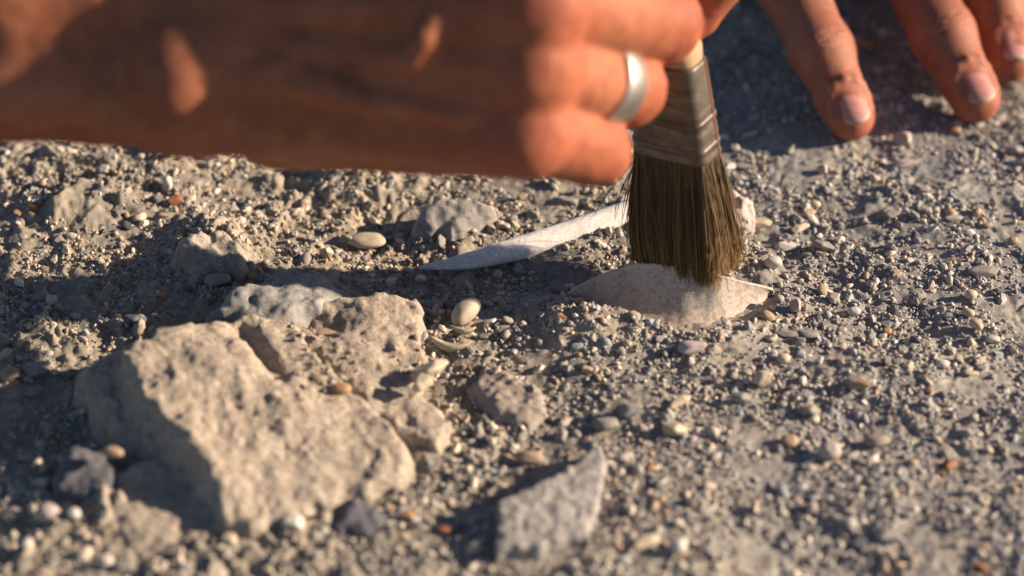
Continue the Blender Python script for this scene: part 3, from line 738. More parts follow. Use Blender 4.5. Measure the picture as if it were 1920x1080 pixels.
# ---- the hand spread on the ground at the upper right
def nail_mesh(T, ax, u, w_, r, t0, t1, half):
    n, m = 17, 17; V = []; C = []
    for j in range(m):
        f = j / (m - 1); t = t0 + (t1 - t0) * f
        wid = (1 - max(0, (f - .62) / .38) ** 2.4 * .62) * (1 - max(0, (.22 - f) / .22) ** 2 * .30)
        for i in range(n):
            s = (i / (n - 1) * 2 - 1)
            ph = s * half * wid; tt = t - (abs(s) ** 2.2) * .14 * (f > .5) * (f - .5) * 2 + (s ** 2) * .16 * (1 - f)
            drop = 0.06 * (1 - f) ** 2
            rad = r + .035 - drop - .02 * f - .05 * abs(s) ** 4
            V.append(T + ax * tt + (u * np.cos(ph) + w_ * np.sin(ph)) * rad)
            lun = np.exp(-((f - 1.0) / .2) ** 2) * .5; free = sstep(.13, .06, f)
            col = np.array([.42, .20, .18]) * (1 - lun - free) + np.array([.48, .29, .26]) * lun + np.array([.40, .29, .23]) * free if free + lun < 1 else np.array([.40, .29, .23])
            C.append(col)
    V = np.array(V); inner = V - u * .10
    A = np.arange(n * m).reshape(m, n); F = np.stack([A[:-1, :-1], A[:-1, 1:], A[1:, 1:], A[1:, :-1]], -1).reshape(-1, 4)
    k = n * m; rim = list(A[0]) + list(A[1:, -1]) + list(A[-1, -2::-1]) + list(A[-2:0:-1, 0])
    S = [(rim[i], k + rim[i], k + rim[(i + 1) % len(rim)], rim[(i + 1) % len(rim)]) for i in range(len(rim))]
    return np.vstack([V, inner]), np.vstack([F, np.array(S)]), np.vstack([C, C])

def nail_mat():
    m, t, b = new_mat('fingernail'); at = nd(t, 'ShaderNodeAttribute', attribute_name='tint')
    n = noise(t, .3, 4, .65); k = ramp(t, n.outputs[0], [(.3, (.85,) * 3), (.7, (1.08,) * 3)]).outputs[0]
    t.links.new(mixc(t, at.outputs['Color'], k, 1.0, 'MULTIPLY'), b.inputs['Base Color']); b.inputs['Roughness'].default_value = .55; b.inputs['Specular IOR Level'].default_value = .25
    b.inputs['Subsurface Weight'].default_value = .15; b.inputs['Subsurface Scale'].default_value = .001; return m

def ground_hand():
    Z = Pz
    fing = [
        [Z(1592, 213, .72), Z(1540, 98, 1.75), Z(1478, -40, 2.6), Z(1400, -240, 3.0)],
        [Z(1826, 180, .72), Z(1768, 68, 1.6), Z(1700, -75, 2.3), Z(1590, -265, 2.7)],
        [Z(1893, 106, .68), Z(1866, 0, 1.35), Z(1830, -125, 1.8), Z(1765, -285, 2.1)],
        [Z(2010, 40, .55), Z(1995, -40, .95), Z(1970, -140, 1.3), Z(1915, -280, 1.6)]]
    rad = [(.66, .80, .92, 1.1), (.68, .83, .95, 1.12), (.64, .78, .90, 1.08), (.55, .66, .76, .95)]
    wrist = Z(1590, -640, 2.6)
    allp = np.array([p for f in fing for p in f] + [wrist])
    F = Field([4.0, 3.5, -0.35], [18.2, 27.5, 6.2], 0.072)
    FD = []; reds = []; joints = []; nails = []; palm = F.new()
    cdir = -FWD
    for fi, (P, R) in enumerate(zip(fing, rad)):
        D = F.new(); v0 = unit(P[1] - P[0])
        u = cdir + np.array([.22, 0, .12]); u = unit(u - v0 * (u @ v0)); w_ = np.cross(v0, u)
        if w_[0] < 0: w_ = -w_
        for i in range(3): cone(F, D, P[i], P[i + 1], R[i], R[i + 1], .12)
        cone(F, D, P[0] - v0 * .12 - u * .06, P[0] + v0 * .6 - u * .12, R[0] - .06, R[0] + .02, .1)
        # joint swellings
        cone(F, D, P[1] + u * .05, P[1] + u * .05 + v0 * .1, R[1] + .015, R[1] + .015, .3); cone(F, D, P[2] + u * .08, P[2] + u * .08, R[2] + .03, R[2] + .03, .4)
        # skin folds round the nail
        t0, t1, half = -.52, .70, .86
        def on(t, ph, o): return P[0] + v0 * t + (u * math.cos(ph) + w_ * math.sin(ph)) * (R[0] + o + (R[1] - R[0]) * max(t, 0) / 2.4)
        pts = [on(-.15, -half * 1.06, -.05), on(.2, -half * 1.08, -.03), on(.50, -half * .95, -.02), on(.68, -half * .55, -.01), on(.74, 0, 0), on(.68, half * .55, -.01), on(.50, half * .95, -.02), on(.2, half * 1.08, -.03), on(-.15, half * 1.06, -.05)]
        for a, b in zip(pts[:-1], pts[1:]): cone(F, D, a, b, .10, .10, .12, pad=.4)
        nails.append((P[0], v0, u, w_, R[0], t0, t1, half))
        FD.append(D); reds += [(P[0], 1.1), (P[1], .9), (P[2], 1.2), (P[3], 1.4)]
        joints.append((P[1], v0, u, R[1], 3)); a2 = unit(P[2] - P[1]); u2 = unit(cdir - a2 * (cdir @ a2)); joints.append((P[2], unit(P[3] - P[1]), unit(u2 + [0, 0, .2]), R[2], 5))
        cone(F, palm, P[3], wrist + (P[3] - fing[1][3]) * .38 * np.array([1, 1, .4]), R[3], 1.25, .7)
    cone(F, palm, wrist, wrist + [1.2, 4.5, 1.6], 1.9, 2.3, .8); cone(F, palm, wrist + [-1.4, 0, 0], wrist + [-.2, 4.5, 1.6], 1.5, 2.1, .8)
    tb = [wrist + [-1.2, .2, -.4], Z(1330, -420, 2.6), Z(1235, -300, 1.5), Z(1200, -190, .75)]
    cone(F, palm, tb[0], tb[1], 1.5, 1.15, .8); cone(F, palm, tb[1], tb[2], 1.1, .95, .3); cone(F, palm, tb[2], tb[3], .95, .75, .2)
    H = FD[0]
    for D in FD[1:]: H = smin(H, D, .06)
    H = smin(H, palm, .45)
    V, Q = surface_nets(H, F.lo, F.h); V = relax(V, Q, 1, .35); N = vnormals(V, Q)
    V = wrinkles(V, N, joints); V = V + N * (0.018 * fbm3(V / .7, 14, 2))[:, None]
    col = skin_tint(V, N, joints, reds, (0.27, 0.122, 0.076))
    c = allp[:4].mean(0); c[2] = 0
    hand = put('hand', mesh_from('ground_hand', V - c, Q, True, col, M_SKIN_DUSTY), c, label='left hand with spread fingers resting on the gravel in the upper right corner', category='hand')
    mn = nail_mat()
    for nl in nails:
        V, Fq, C = nail_mesh(*nl); put('fingernail', mesh_from('fingernail', V - c, Fq, True, C, mn), (0, 0, 0), hand)
ground_hand()

# ------------------------------------------------------------------ single stones one can point at
SHAPES = {}
def shape_mesh(kind, var, mat, sub=3):
    k = (kind, var, mat.name)
    if k not in SHAPES:
        V, F = stone_shape(1000 + var * 17 + {'pebble': 0, 'stone': 300, 'chip': 600}[kind], sub, kind)
        SHAPES[k] = mesh_from(kind, V, F, True, None, mat)
    return SHAPES[k]
rs = np.random.default_rng(77)
TAKEN = []; REFS = []; USED = set()
def lay(name, kind, mat, x0, y0, x1, y1, label, cat=None, rot=0, flat=0.6, var=None, sink=0.25, lift=0.0, tilt=(0, 0), aspect=None, group=None):
    """lay a stone whose outline in the photograph spans x0..x1, y0..y1; flat = height / depth"""
    wpx, hpx = x1 - x0, y1 - y0
    p = G((x0 + x1) / 2, y1 - 0.42 * hpx)
    if lift: p = Pz((x0 + x1) / 2, y1 - 0.42 * hpx, p[2] + lift)
    s = 75.0 * D0 / ((p - CAM) @ FWD)
    if rot:                                    # long axis turned on the ground
        L = max(wpx, hpx) / s; r = aspect or .45; a, b = L / 2, L / 2 * r; hz = b * flat
    else:
        a = wpx / s / 2; b = hpx / s / (0.62 + 0.79 * flat * .8) / 2; hz = b * flat
        if b > a * 1.6: b = a * 1.6
    me = shape_mesh(kind, int(rs.integers(0, 6)) if var is None else var, mat)
    z = float(ground_h(np.array([p[0]]), np.array([p[1]]), False)[0])
    o = put(name, me, (p[0], p[1], z + lift + hz * (1 - 2 * sink) + .05), label=label, category=cat or name.split('_')[-1])
    o.scale = (a, b, hz); o.rotation_euler = (tilt[0], tilt[1], math.radians(rot))
    if group: o['group'] = group
    TAKEN.append((p[0], p[1], max(a, b)))
    short = label
    for cut in (' lying', ' sitting', ' resting', ' standing', ' in ', ' on ', ' at ', ' under ', ' below', ' right', ' left', ' just', ' above', ' close', ' beside', ' behind', ' tucked', ' near', ' touching', ' half', ' leaning', ' between', ' from', ' cut', ' with', ' casting', ' by ', ' further'):
        k = short.find(cut)
        if k > 0: short = short[:k]
    REFS.append((p[0], p[1], short))
    return o

PB, ST, CH = 'pebble', 'stone', 'chip'
R_ = math.radians
lay('pebble', PB, M_CREAM, 838, 560, 908, 626, 'smooth cream oval pebble standing tilted in front of the long bone', rot=48, aspect=.56, flat=.95, sink=.08, tilt=(0, R_(-10)), var=0)
lay('pebble', PB, M_CREAM, 652, 438, 724, 477, 'flat oval buff pebble below the hand, left of the long bone', flat=.55, sink=.1, var=1)
lay('stone', ST, M_CREAM, 768, 664, 848, 722, 'pale elongated blocky stone lying on the right flank of the large rock', rot=38, aspect=.45, flat=.85, lift=.72, sink=.1, var=2)
lay('stone', ST, M_CREAM, 772, 712, 812, 757, 'small pale blunt stone under the end of the elongated blocky stone', flat=.9, lift=.6, sink=.1, var=1)
lay('pebble', PB, M_ORANGE, 620, 722, 660, 750, 'orange tan pebble sitting in a dip on top of the large rock', flat=.7, lift=.85, var=2)
lay('chip', CH, M_TAN, 594, 620, 632, 638, 'thin pinkish stone chip lying on the upper right part of the large rock', rot=10, flat=.5, lift=.85, aspect=.5)
lay('pebble', PB, M_TAN, 582, 697, 612, 718, 'small brown pebble in the crack of the large rock', flat=.7, lift=.95)
lay('pebble', PB, M_CREAM, 614, 708, 632, 730, 'tiny cream pebble in the crack beside the orange tan pebble', flat=.8, lift=.9)
lay('stone', CH, M_GREYST, 733, 697, 768, 722, 'small grey wedge of stone left of the elongated blocky stone', flat=.6, lift=.4)
lay('pebble', PB, M_TAN, 966, 846, 1018, 880, 'rounded brown pebble resting against the top edge of the speckled slab', flat=.8, sink=.15, lift=.05, var=3)
lay('stone', ST, M_GREYST, 1110, 785, 1160, 822, 'grey pointed stone just above the top corner of the speckled slab', flat=.9)
lay('stone', CH, M_CREAM, 1248, 736, 1302, 778, 'long narrow cream stone splinter lying in the gravel right of centre', rot=38, aspect=.28, flat=.8, sink=.05, lift=.05)
lay('stone', ST, M_GREYST, 1160, 755, 1205, 792, 'rough grey stone left of the long narrow splinter', flat=.9)
lay('stone', ST, M_CREAM, 1240, 792, 1288, 832, 'pale lumpy stone below the long narrow splinter', flat=.9)
lay('stone', ST, M_CREAM, 1412, 698, 1448, 738, 'squarish cream stone standing in the gravel right of centre', flat=1.1, sink=.12)
lay('stone', ST, M_TAN, 1580, 705, 1634, 752, 'tan wedge shaped stone leaning right with a dark shaded side', rot=-35, aspect=.5, flat=.9, sink=.1)
lay('stone', ST, M_GREYST, 1370, 736, 1408, 768, 'grey knob of stone below the squarish cream stone', flat=1.0)
lay('stone', ST, M_MAUVE, 1497, 758, 1538, 796, 'brownish grey stone left of the round pinkish pebble, further up', flat=1.0)
lay('pebble', PB, M_PINK, 1534, 834, 1576, 878, 'round pinkish pebble in the blurred gravel at lower right', flat=1.0, sink=.15)
lay('stone', ST, M_MAUVE, 1618, 816, 1668, 852, 'grey mauve flat faced stone right of the round pinkish pebble', flat=.8)
lay('pebble', PB, M_TAN, 1462, 816, 1496, 848, 'tan pebble left of and above the round pinkish pebble', flat=.7)
lay('pebble', PB, M_CREAM, 1814, 598, 1845, 630, 'glossy cream and white double pebble near the right edge', rot=-50, aspect=.6, flat=.9, sink=.1)
lay('pebble', PB, M_WHITE, 1848, 630, 1874, 648, 'flat white pebble close under the cream double pebble at right', flat=.7)
lay('pebble', PB, M_WHITE, 1588, 580, 1614, 600, 'bright white pebble in the gravel right of the ridged bone', flat=.9, sink=.1)
lay('pebble', PB, M_ORANGE, 1652, 617, 1672, 634, 'small honey yellow pebble below and right of the bright white pebble', flat=.9)
lay('pebble', PB, M_CREAM, 1808, 545, 1832, 570, 'yellowish angular pebble above the cream double pebble', flat=1.0)
lay('pebble', PB, M_WHITE, 1754, 676, 1780, 698, 'white pebble with a brown spot at the right, below the honey pebble', flat=.9)
lay('pebble', PB, M_CREAM, 1456, 664, 1482, 690, 'rounded cream pebble above the squarish cream stone', flat=.9)
lay('stone', ST, M_GREYST, 1492, 620, 1536, 644, 'dark grey flat oval stone right of the tip of the ridged bone', flat=.6, rot=-12, aspect=.55)
lay('stone', CH, M_GREYST, 1450, 620, 1496, 638, 'pale flat flake beside the dark grey oval stone', flat=.4, rot=5, aspect=.5)
lay('stone', ST, M_PINK, 1270, 636, 1326, 672, 'pinkish lumpy stone half buried in front of the ridged bone', flat=.7, sink=.35)
lay('stone', ST, M_PINK, 1478, 568, 1502, 600, 'upright pinkish stone chip close to the right tip of the ridged bone', flat=1.3, sink=.1)
lay('pebble', PB, M_PINK, 1453, 558, 1470, 576, 'tiny round pink pebble touching the right tip of the ridged bone', flat=1.0, sink=.05)
lay('stone', CH, M_CREAM, 1400, 412, 1448, 434, 'wide pale flake right under the knobbly pinkish stone', rot=4, aspect=.5, flat=.5, sink=.1)
lay('stone', CH, M_CREAM, 1480, 418, 1522, 446, 'slanted cream flake right of the knobbly pinkish stone', rot=32, aspect=.45, flat=.5, sink=.05)
lay('stone', CH, M_WHITE, 1452, 452, 1500, 476, 'flat whitish oval flake between the brush and the dark wedge stone', rot=12, aspect=.5, flat=.4, sink=.1)
lay('stone', ST, M_GREYST, 1520, 452, 1562, 484, 'sharp grey wedge stone casting a dark shadow, right of the brush', rot=-20, aspect=.6, flat=.9, sink=.1)
lay('pebble', PB, M_WHITE, 1434, 484, 1466, 512, 'round greyish white pebble just right of the brush tip', flat=.9, sink=.15)
lay('stone', ST, M_CREAM, 1504, 396, 1530, 418, 'small cream block above the slanted cream flake', flat=1.0)
lay('stone', CH, M_WHITE, 1354, 308, 1382, 328, 'small white angular chip beside the metal ferrule of the brush', flat=.8)
lay('stone', CH, M_GREYST, 1380, 308, 1414, 324, 'flat grey chip right of the small white angular chip', flat=.6)
lay('stone', ST, M_CREAM, 1530, 312, 1552, 336, 'pale angular bit of stone below the index fingertip', flat=1.0)
lay('stone', ST, M_PINK, 1672, 250, 1710, 284, 'light crusty lump right of the index fingertip', flat=.9)
lay('stone', ST, M_PINK, 1674, 298, 1722, 322, 'pale pink flat stone below the light crusty lump', flat=.6)
lay('pebble', PB, M_ORANGE, 1780, 240, 1802, 258, 'orange pebble in front of the middle fingertip', flat=.9)
lay('dry_flake', CH, M_ORANGE, 1604, 72, 1646, 104, 'yellow brown dry flake in the dark gap between the index and middle fingers', 'flake', rot=30, aspect=.6, flat=.6, sink=.1)
lay('stone', ST, M_GREYST, 1885, 272, 1920, 302, 'grey block cut by the right edge, below the fingers', flat=.8)
lay('stone', CH, M_PINK, 1770, 404, 1806, 420, 'long flat pinkish flake in the gravel at right', rot=6, aspect=.4, flat=.5)
lay('stone', ST, M_GREYST, 1655, 396, 1688, 418, 'grey flat stone with a pale rim below the gap between the resting fingers', flat=.6)
lay('stone', CH, M_GREYST, 1815, 500, 1872, 526, 'dark flat stone with an orange bit on it, near the right edge', rot=3, aspect=.5, flat=.5)
lay('pebble', PB, M_TAN, 1888, 446, 1908, 466, 'tan rounded pebble close to the right edge', flat=1.0)
lay('stone', ST, M_CREAM, 600, 468, 626, 498, 'upright rosy pebble left of the flat oval buff pebble', flat=1.4, sink=.1)
lay('stone', ST, M_GREYST, 636, 438, 664, 462, 'grey pebble tucked behind the flat oval buff pebble', flat=.8)
lay('stone', ST, M_CREAM, 862, 440, 894, 470, 'pale jagged stone bit just above the left end of the long bone', flat=.8, rot=35, aspect=.5)
lay('stone', ST, M_GREYST, 985, 392, 1012, 418, 'rounded grey stone behind the middle of the long bone', flat=.9)
lay('stone', ST, M_TAN, 968, 365, 990, 384, 'pinkish tan bit of stone behind the rounded grey stone', flat=.9)
lay('stone', ST, M_GREYST, 1030, 368, 1085, 392, 'grey lump of stone under the little finger, behind the long bone', flat=.7)
lay('pebble', PB, M_TAN, 806, 564, 832, 590, 'hollow brown snail shell piece left of the cream oval pebble', flat=.9)
lay('pebble', PB, M_CREAM, 784, 566, 796, 578, 'tiny cream round pebble at the right edge of the large rock', flat=.9)
lay('pebble', PB, M_WHITE, 778, 516, 800, 534, 'small white pebble under the left tip of the long bone', flat=.8)
lay('stone', CH, M_ORANGE, 1038, 588, 1076, 606, 'orange tan flat flake on the sunlit earth in front of the ridged bone', rot=4, aspect=.5, flat=.5)
lay('stone', CH, M_RUST, 312, 370, 346, 392, 'rust red chip in the sunlit crust under the wrist', rot=25, aspect=.55, flat=.7, sink=.1)
lay('stone', CH, M_RUST, 52, 382, 78, 400, 'rust red bit of stone at the far left edge', flat=.7)
lay('stone', CH, M_ORANGE, 26, 396, 42, 410, 'small orange bit left of the rust red bit at the far left', flat=.7)
lay('pebble', PB, M_WHITE, 306, 334, 324, 368, 'pale upright pebble behind the rust red chip under the wrist', flat=1.6)
lay('stone', ST, M_DARKSTONE, 230, 588, 276, 622, 'dark rounded stone beside the upper left shoulder of the large rock', flat=.8)
lay('stone', ST, M_GREYST, 382, 514, 434, 552, 'grey stone left of the smooth grey blue lump', flat=.8)
lay('pebble', PB, M_PINK, 66, 948, 116, 996, 'round pinkish pebble at lower left below the dark blue grey stone', flat=.9, sink=.12)
lay('pebble', PB, M_WHITE, 126, 954, 152, 982, 'small whitish pebble right of the round pinkish pebble at lower left', flat=.8)
lay('pebble', PB, M_TAN, 192, 860, 236, 888, 'tan oval pebble leaning on the dark blue grey stone', rot=-8, aspect=.55, flat=.8, lift=.5)
lay('stone', ST, M_MAUVE, 40, 680, 96, 722, 'brown grey stone in the shade at the left, near the large rock', flat=.8)
lay('stone', ST, M_TAN, 0, 690, 36, 728, 'yellow brown stone cut by the left edge in the shade', flat=.8)
lay('stone', CH, M_ORANGE, 84, 800, 104, 828, 'amber coloured bit in the shade above the dark blue grey stone', flat=.9)
lay('pebble', PB, M_GREYST, 48, 728, 72, 752, 'small grey pebble in the shade at the left', flat=.8)
lay('stone', CH, M_GREYST, 36, 1026, 62, 1080, 'pale pointed splinter at the bottom left corner', rot=70, aspect=.4, flat=.6)
lay('stone', ST, M_WHITE, 186, 1046, 214, 1072, 'sunlit white stone at the bottom below the large rock', flat=.8)
lay('stone', ST, M_GREYST, 210, 1052, 250, 1080, 'grey stone beside the sunlit white stone at the bottom', flat=.8)
lay('stone', CH, M_WHITE, 530, 968, 572, 1000, 'pale chip below the lower edge of the large rock', flat=.6)
lay('stone', CH, M_CREAM, 415, 1004, 446, 1036, 'cream chip at the foot of the lower left lobe of the large rock', flat=.8)
lay('stone', ST, M_RUST, 816, 988, 846, 1008, 'rusty brown bit in the shadow left of the speckled slab', flat=.7)
lay('stone', CH, M_ORANGE, 752, 960, 780, 984, 'orange brown bit between the low dark flat stone and the slab', flat=.7)
lay('stone', CH, M_CREAM, 1180, 1000, 1242, 1042, 'blurred cream stone stick right of the speckled slab', rot=28, aspect=.42, flat=.8)
lay('stone', ST, M_WHITE, 1256, 1012, 1288, 1052, 'blurred white upright stone at the bottom right of the slab', flat=1.0)
lay('stone', CH, M_GREYST, 1640, 992, 1690, 1022, 'blurred grey flat stone at the bottom right', flat=.6)
lay('stone', CH, M_RUST, 1766, 864, 1796, 890, 'rusty orange chip in the blurred gravel at the lower right', flat=.7)
lay('stone', CH, M_RUST, 1824, 1056, 1854, 1080, 'rusty chip cut by the bottom edge at the right', flat=.7)
lay('stone', CH, M_RUST, 1212, 872, 1228, 890, 'tiny rust red bit right of the speckled slab', flat=.8)
lay('stone', ST, M_DARKSTONE, 1590, 1010, 1640, 1034, 'dark low stone beside the blurred grey flat stone', flat=.5)
lay('stone', ST, M_CREAM, 1640, 640, 1650, 652, 'tiny cream bit left of the honey pebble', flat=.9)

# broken shell pieces by the oval pebble
def shell(px, py, L, w_, rot, label):
    n = 22; V = []; p = G(px, py)
    for i in range(n):
        f = i / (n - 1) * 2 - 1; wi = w_ * (1 - f * f) ** .5 + .01
        c = np.array([f * L / 2, .22 * L * f * f, .05 * (1 - f * f)])
        for a, h in ((-wi / 2, 0), (-wi / 4, .07), (0, .10), (wi / 4, .07), (wi / 2, 0), (wi / 4, .02), (0, .05), (-wi / 4, .02)): V.append(c + [0, a, h])
    F = [(i * 8 + j, i * 8 + (j + 1) % 8, i * 8 + 8 + (j + 1) % 8, i * 8 + 8 + j) for i in range(n - 1) for j in range(8)]
    o = put('shell_fragment', mesh_from('shell_fragment', np.array(V), F, True, None, M_CREAM), p + [0, 0, .12], label=label, category='shell')
    o.rotation_euler = (R_(25), 0, R_(rot)); TAKEN.append((p[0], p[1], L / 2))
shell(842, 660, 1.05, .24, -14, 'long curved shell fragment between the oval pebble and the elongated blocky stone')
shell(868, 630, .62, .16, -8, 'small curved shell fragment tucked under the oval pebble')

# ------------------------------------------------------------------ loose pebbles and chips of the gravel
ROCKS_PX = [np.array([Pz(a, b, .3)[:2] for a, b in poly]) for poly in (
    [(140, 700), (235, 600), (400, 560), (520, 500), (640, 520), (780, 550), (800, 690), (855, 790), (770, 900), (450, 1020), (200, 1050), (190, 880)],
    [(915, 940), (1125, 830), (1140, 850), (1115, 1045), (920, 1060)], [(1070, 552), (1190, 495), (1300, 490), (1450, 540), (1440, 570), (1300, 625), (1160, 595)],
    [(890, 720), (905, 680), (1030, 760), (990, 790)], [(790, 425), (790, 370), (915, 380), (860, 430)], [(105, 850), (220, 830), (205, 930), (110, 915)])]
def blocked(x, y, marg=0.0):
    b = np.zeros(len(x), bool)
    for P in ROCKS_PX: b |= poly_sd(x, y, P) < marg
    return b
rg = np.random.default_rng(2024)
kinds = [('cream rounded pebble', 'pebble', PB, M_CREAM, .07), ('cream angular stone', 'stone', ST, M_CREAM, .14), ('grey angular stone', 'stone', ST, M_GREYST, .32), ('white broken chip', 'chip', CH, M_WHITE, .12),
         ('tan rounded pebble', 'pebble', PB, M_TAN, .12), ('pinkish angular stone', 'stone', ST, M_PINK, .12), ('orange brown chip', 'chip', CH, M_ORANGE, .02), ('dark grey stone', 'stone', ST, M_DARKSTONE, .06)]
def zone(px, py):
    if py < 300: return 'below the resting fingers' if px > 1300 else 'under the wrist'
    if px > 1330: return 'right of the brush' if py < 600 else ('in the blurred lower right foreground' if py > 820 else 'below and right of the ridged bone')
    if px < 700 and py < 560: return 'on the crust left of the long bone'
    if px < 260: return 'left of the large rock'
    if py < 520: return 'behind the long bone'
    if py > 800: return 'round the speckled slab'
    return 'in front of the ridged bone'
cum = np.cumsum([k[4] for k in kinds]); cum /= cum[-1]; n_loose = 0; tries = 0
while n_loose < 215 and tries < 4000:
    tries += 1; px, py = rg.uniform(5, 1915), 1075 - 1000 * rg.random() ** 1.0
    if px < 1190 and py < 300: continue
    if px > 1340 and py < 290: continue
    if 1170 < px < 1400 and py < 525: continue
    p = Pz(px, py); r = 0.075 + 0.085 * rg.random() ** 2
    if blocked(p[:1], p[1:2], .05)[0] or any((p[0] - a) ** 2 + (p[1] - b) ** 2 < (c + r) ** 2 for a, b, c in TAKEN): continue
    i = int(np.searchsorted(cum, rg.random())); desc, nm, kd, mt, _ = kinds[i]; TAKEN.append((p[0], p[1], r))
    z = float(ground_h(np.array([p[0]]), np.array([p[1]]), False)[0]); e = rg.uniform(.65, 1.0); fz = rg.uniform(.5, .95) if kd != CH else rg.uniform(.3, .6)
    dd = sorted((math.hypot(p[0] - a, (p[1] - b)), a, b, sh) for a, b, sh in REFS)
    for dist, a, b, sh in dd:
      dx, dy = p[0] - a, p[1] - b
      side = ('right of' if dx > 0 else 'left of') if abs(dx) > abs(dy) * .8 else ('behind' if dy > 0 else 'in front of')
      near_ = 'just ' if dist < .7 else ('' if dist < 1.5 else 'well ')
      txt = 'small ' + desc + ' ' + near_ + side + ' the ' + sh
      if txt not in USED: break
    USED.add(txt)
    o = put(nm, shape_mesh(kd, 6 + int(rg.integers(0, 5)), mt, 2), (p[0], p[1], z + r * fz * .6 + .04), label=txt, category=nm, group='loose stones ' + zone(px, py))
    o.scale = (r * rg.uniform(1, 1.5), r * e, r * fz); o.rotation_euler = (rg.normal(0, .25), rg.normal(0, .25), rg.uniform(0, 6.28)); n_loose += 1

# ------------------------------------------------------------------ grit: what nobody could count
def scatter(n, sub, rmin, rmax, power, seed, nvar, xr, yr, embed, marg):
    r_ = np.random.default_rng(seed)
    x = r_.uniform(*xr, n); y = r_.uniform(*yr, n)
    dens = 0.62 + 1.0 * fbm2(x / 1.7, y / 1.7, 91, 3) - 0.4 * np.exp(-((x - Pz(1430, 240)[0]) / 2.6) ** 2 - ((y - Pz(1430, 240)[1]) / 2.0) ** 2)
    keep = (r_.random(n) < dens) & ~blocked(x, y, marg); x, y = x[keep], y[keep]; n = len(x)
    R = rmin * (1 - r_.random(n) * (1 - (rmin / rmax) ** power)) ** (-1 / power)
    kind = r_.random(n); var = r_.integers(0, nvar, n)
    protos = [stone_shape(5000 + seed * 31 + i, sub, ('stone', 'chip', 'pebble', 'stone', 'chip', 'stone')[i % 6]) for i in range(nvar)]
    PV = np.stack([p[0] for p in protos]); F0 = protos[0][1]; nv = PV.shape[1]
    S = np.stack([R * r_.uniform(.9, 1.5, n), R * r_.uniform(.6, 1, n), R * np.where(var % 3 == 1, r_.uniform(.3, .6, n), r_.uniform(.5, 1.0, n))], 1)
    # random orientation
    q = r_.normal(size=(n, 4)); q[:, 0] *= 3.0; q[:, 1:3] *= .45; q /= np.linalg.norm(q, axis=1)[:, None]
    yaw = r_.uniform(0, 2 * np.pi, n); a, b, c, d = q.T
    Rm = np.stack([1 - 2 * (c * c + d * d), 2 * (b * c - a * d), 2 * (b * d + a * c), 2 * (b * c + a * d), 1 - 2 * (b * b + d * d), 2 * (c * d - a * b), 2 * (b * d - a * c), 2 * (c * d + a * b), 1 - 2 * (b * b + c * c)], 1).reshape(n, 3, 3)
    cy, sy = np.cos(yaw), np.sin(yaw); Z = np.zeros(n); O = np.ones(n)
    Ry = np.stack([cy, -sy, Z, sy, cy, Z, Z, Z, O], 1).reshape(n, 3, 3); Rm = Ry @ Rm
    P = np.einsum('nij,nvj->nvi', Rm, PV[var] * S[:, None, :])
    z = ground_h(x, y) + S[:, 2] * embed
    P += np.stack([x, y, z], 1)[:, None, :]
    pal = np.array([[.26, .25, .235], [.21, .21, .207], [.33, .305, .265], [.40, .36, .295], [.50, .46, .40], [.32, .24, .17], [.36, .21, .115], [.12, .12, .125], [.31, .265, .245], [.24, .26, .27]])
    pr = np.array([.25, .18, .18, .12, .07, .045, .006, .06, .06, .07]); pr /= pr.sum()
    col = pal[r_.choice(len(pal), n, p=pr)] * r_.uniform(1.0, 1.55, n)[:, None]
    wm = sstep(7, -2, x)[:, None]; col = col * (1 + wm * np.array([.05, .01, -.06]))
    C = np.repeat(col[:, None, :], nv, 1); Fa = (F0[None] + (np.arange(n) * nv)[:, None, None]).reshape(-1, 3)
    sm = np.repeat(var % 6 == 2, len(F0))
    return P.reshape(-1, 3), Fa, C.reshape(-1, 3), sm
for nm, args in (('gravel', (13500, 1, .052, .16, 2.3, 1, 18, (-14.5, 14.5), (-11, 13.5), .25, .02)), ('grit', (72000, 0, .024, .07, 1.9, 2, 18, (-14.5, 14.5), (-10.5, 13.5), .5, -.05))):
    V, Fa, C, sm = scatter(*args)
    put(nm, mesh_from(nm, V, Fa, True, C, M_GRIT, sm), kind='stuff')
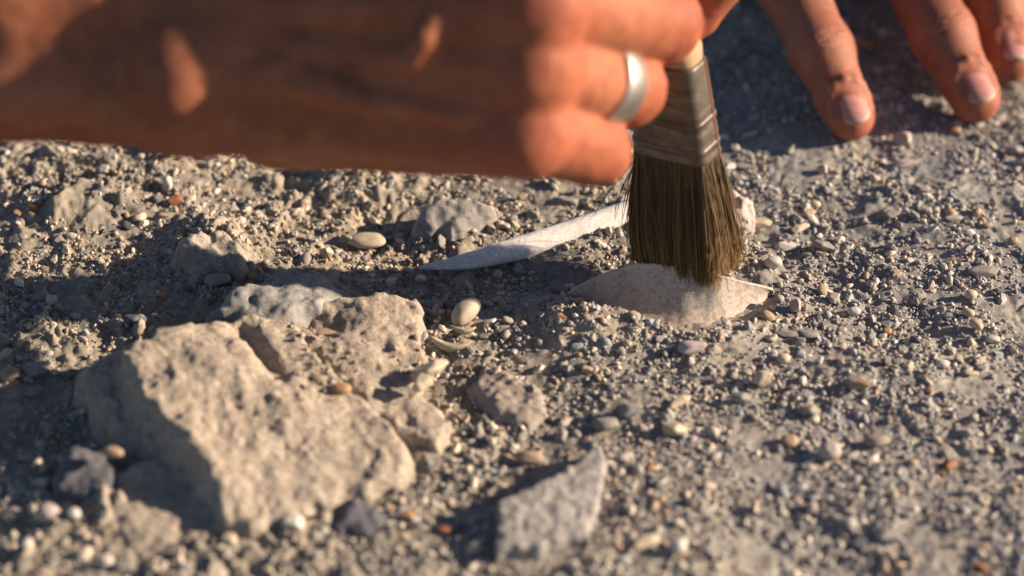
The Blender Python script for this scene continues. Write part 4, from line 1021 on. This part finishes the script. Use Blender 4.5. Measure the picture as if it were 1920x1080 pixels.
# crumbs lying on the bone and on the big rock
def crumbs(name, obj, spots, n, seed):
    r_ = np.random.default_rng(seed); me = obj.data; co = np.zeros(len(me.vertices) * 3, np.float32); me.vertices.foreach_get('co', co)
    no = np.zeros(len(me.vertices) * 3, np.float32); me.vertices.foreach_get('normal', no); no = no.reshape(-1, 3)
    P = co.reshape(-1, 3) / CM + np.array(obj.location) / CM; dep = (P - CAM) @ FWD
    px = 960 + P[:, 0] / dep * D0 / HALF_W * 960; py = 540 - ((P - CAM) @ UP) / dep * D0 / HALF_W * 960
    w_ = sum(a * np.exp(-((px - x) / sx) ** 2 - ((py - y) / sy) ** 2) for x, y, sx, sy, a in spots) * (no[:, 2] > .25)
    i = r_.choice(len(P), n, p=w_ / w_.sum()); R = .022 * (1 - r_.random(n) * .93) ** -.55; R = np.minimum(R, .085)
    protos = [stone_shape(9000 + k, 0, ('stone', 'chip', 'pebble')[k % 3]) for k in range(9)]; k = r_.integers(0, 9, n)
    PV = np.stack([p[0] for p in protos])[k] * (R[:, None] * r_.uniform(.6, 1.3, (n, 3)))[:, None, :]
    th_ = r_.uniform(0, 6.28, n); c, s_ = np.cos(th_)[:, None], np.sin(th_)[:, None]; x, y = PV[..., 0].copy(), PV[..., 1].copy(); PV[..., 0] = x * c - y * s_; PV[..., 1] = x * s_ + y * c
    V = PV + P[i][:, None, :] + np.stack([r_.normal(0, .02, n), r_.normal(0, .02, n), R * .35], 1)[:, None, :]
    F0 = protos[0][1]; nv = PV.shape[1]; F = (F0[None] + (np.arange(n) * nv)[:, None, None]).reshape(-1, 3)
    pal = np.array([[.26, .24, .21], [.34, .29, .22], [.20, .16, .12], [.42, .37, .29]]); col = np.repeat(pal[r_.integers(0, 4, n)][:, None, :], nv, 1).reshape(-1, 3)
    put(name, mesh_from(name, V.reshape(-1, 3), F, True, col, M_GRIT), kind='stuff')
crumbs('bone_crumbs', BONE_OBJ, [(1150, 580, 60, 12, 1), (1220, 592, 40, 14, 1.2), (1290, 612, 60, 10, .8), (1390, 585, 40, 8, .5), (1270, 575, 90, 25, .10), (1110, 572, 50, 10, 1.0), (1330, 608, 50, 8, .8), (1180, 598, 60, 10, 1.5)], 1500, 3)
crumbs('rock_crumbs', ROCK_OBJ, [(600, 700, 60, 50, 1), (770, 700, 40, 50, 1), (560, 640, 30, 40, .6)], 170, 4)
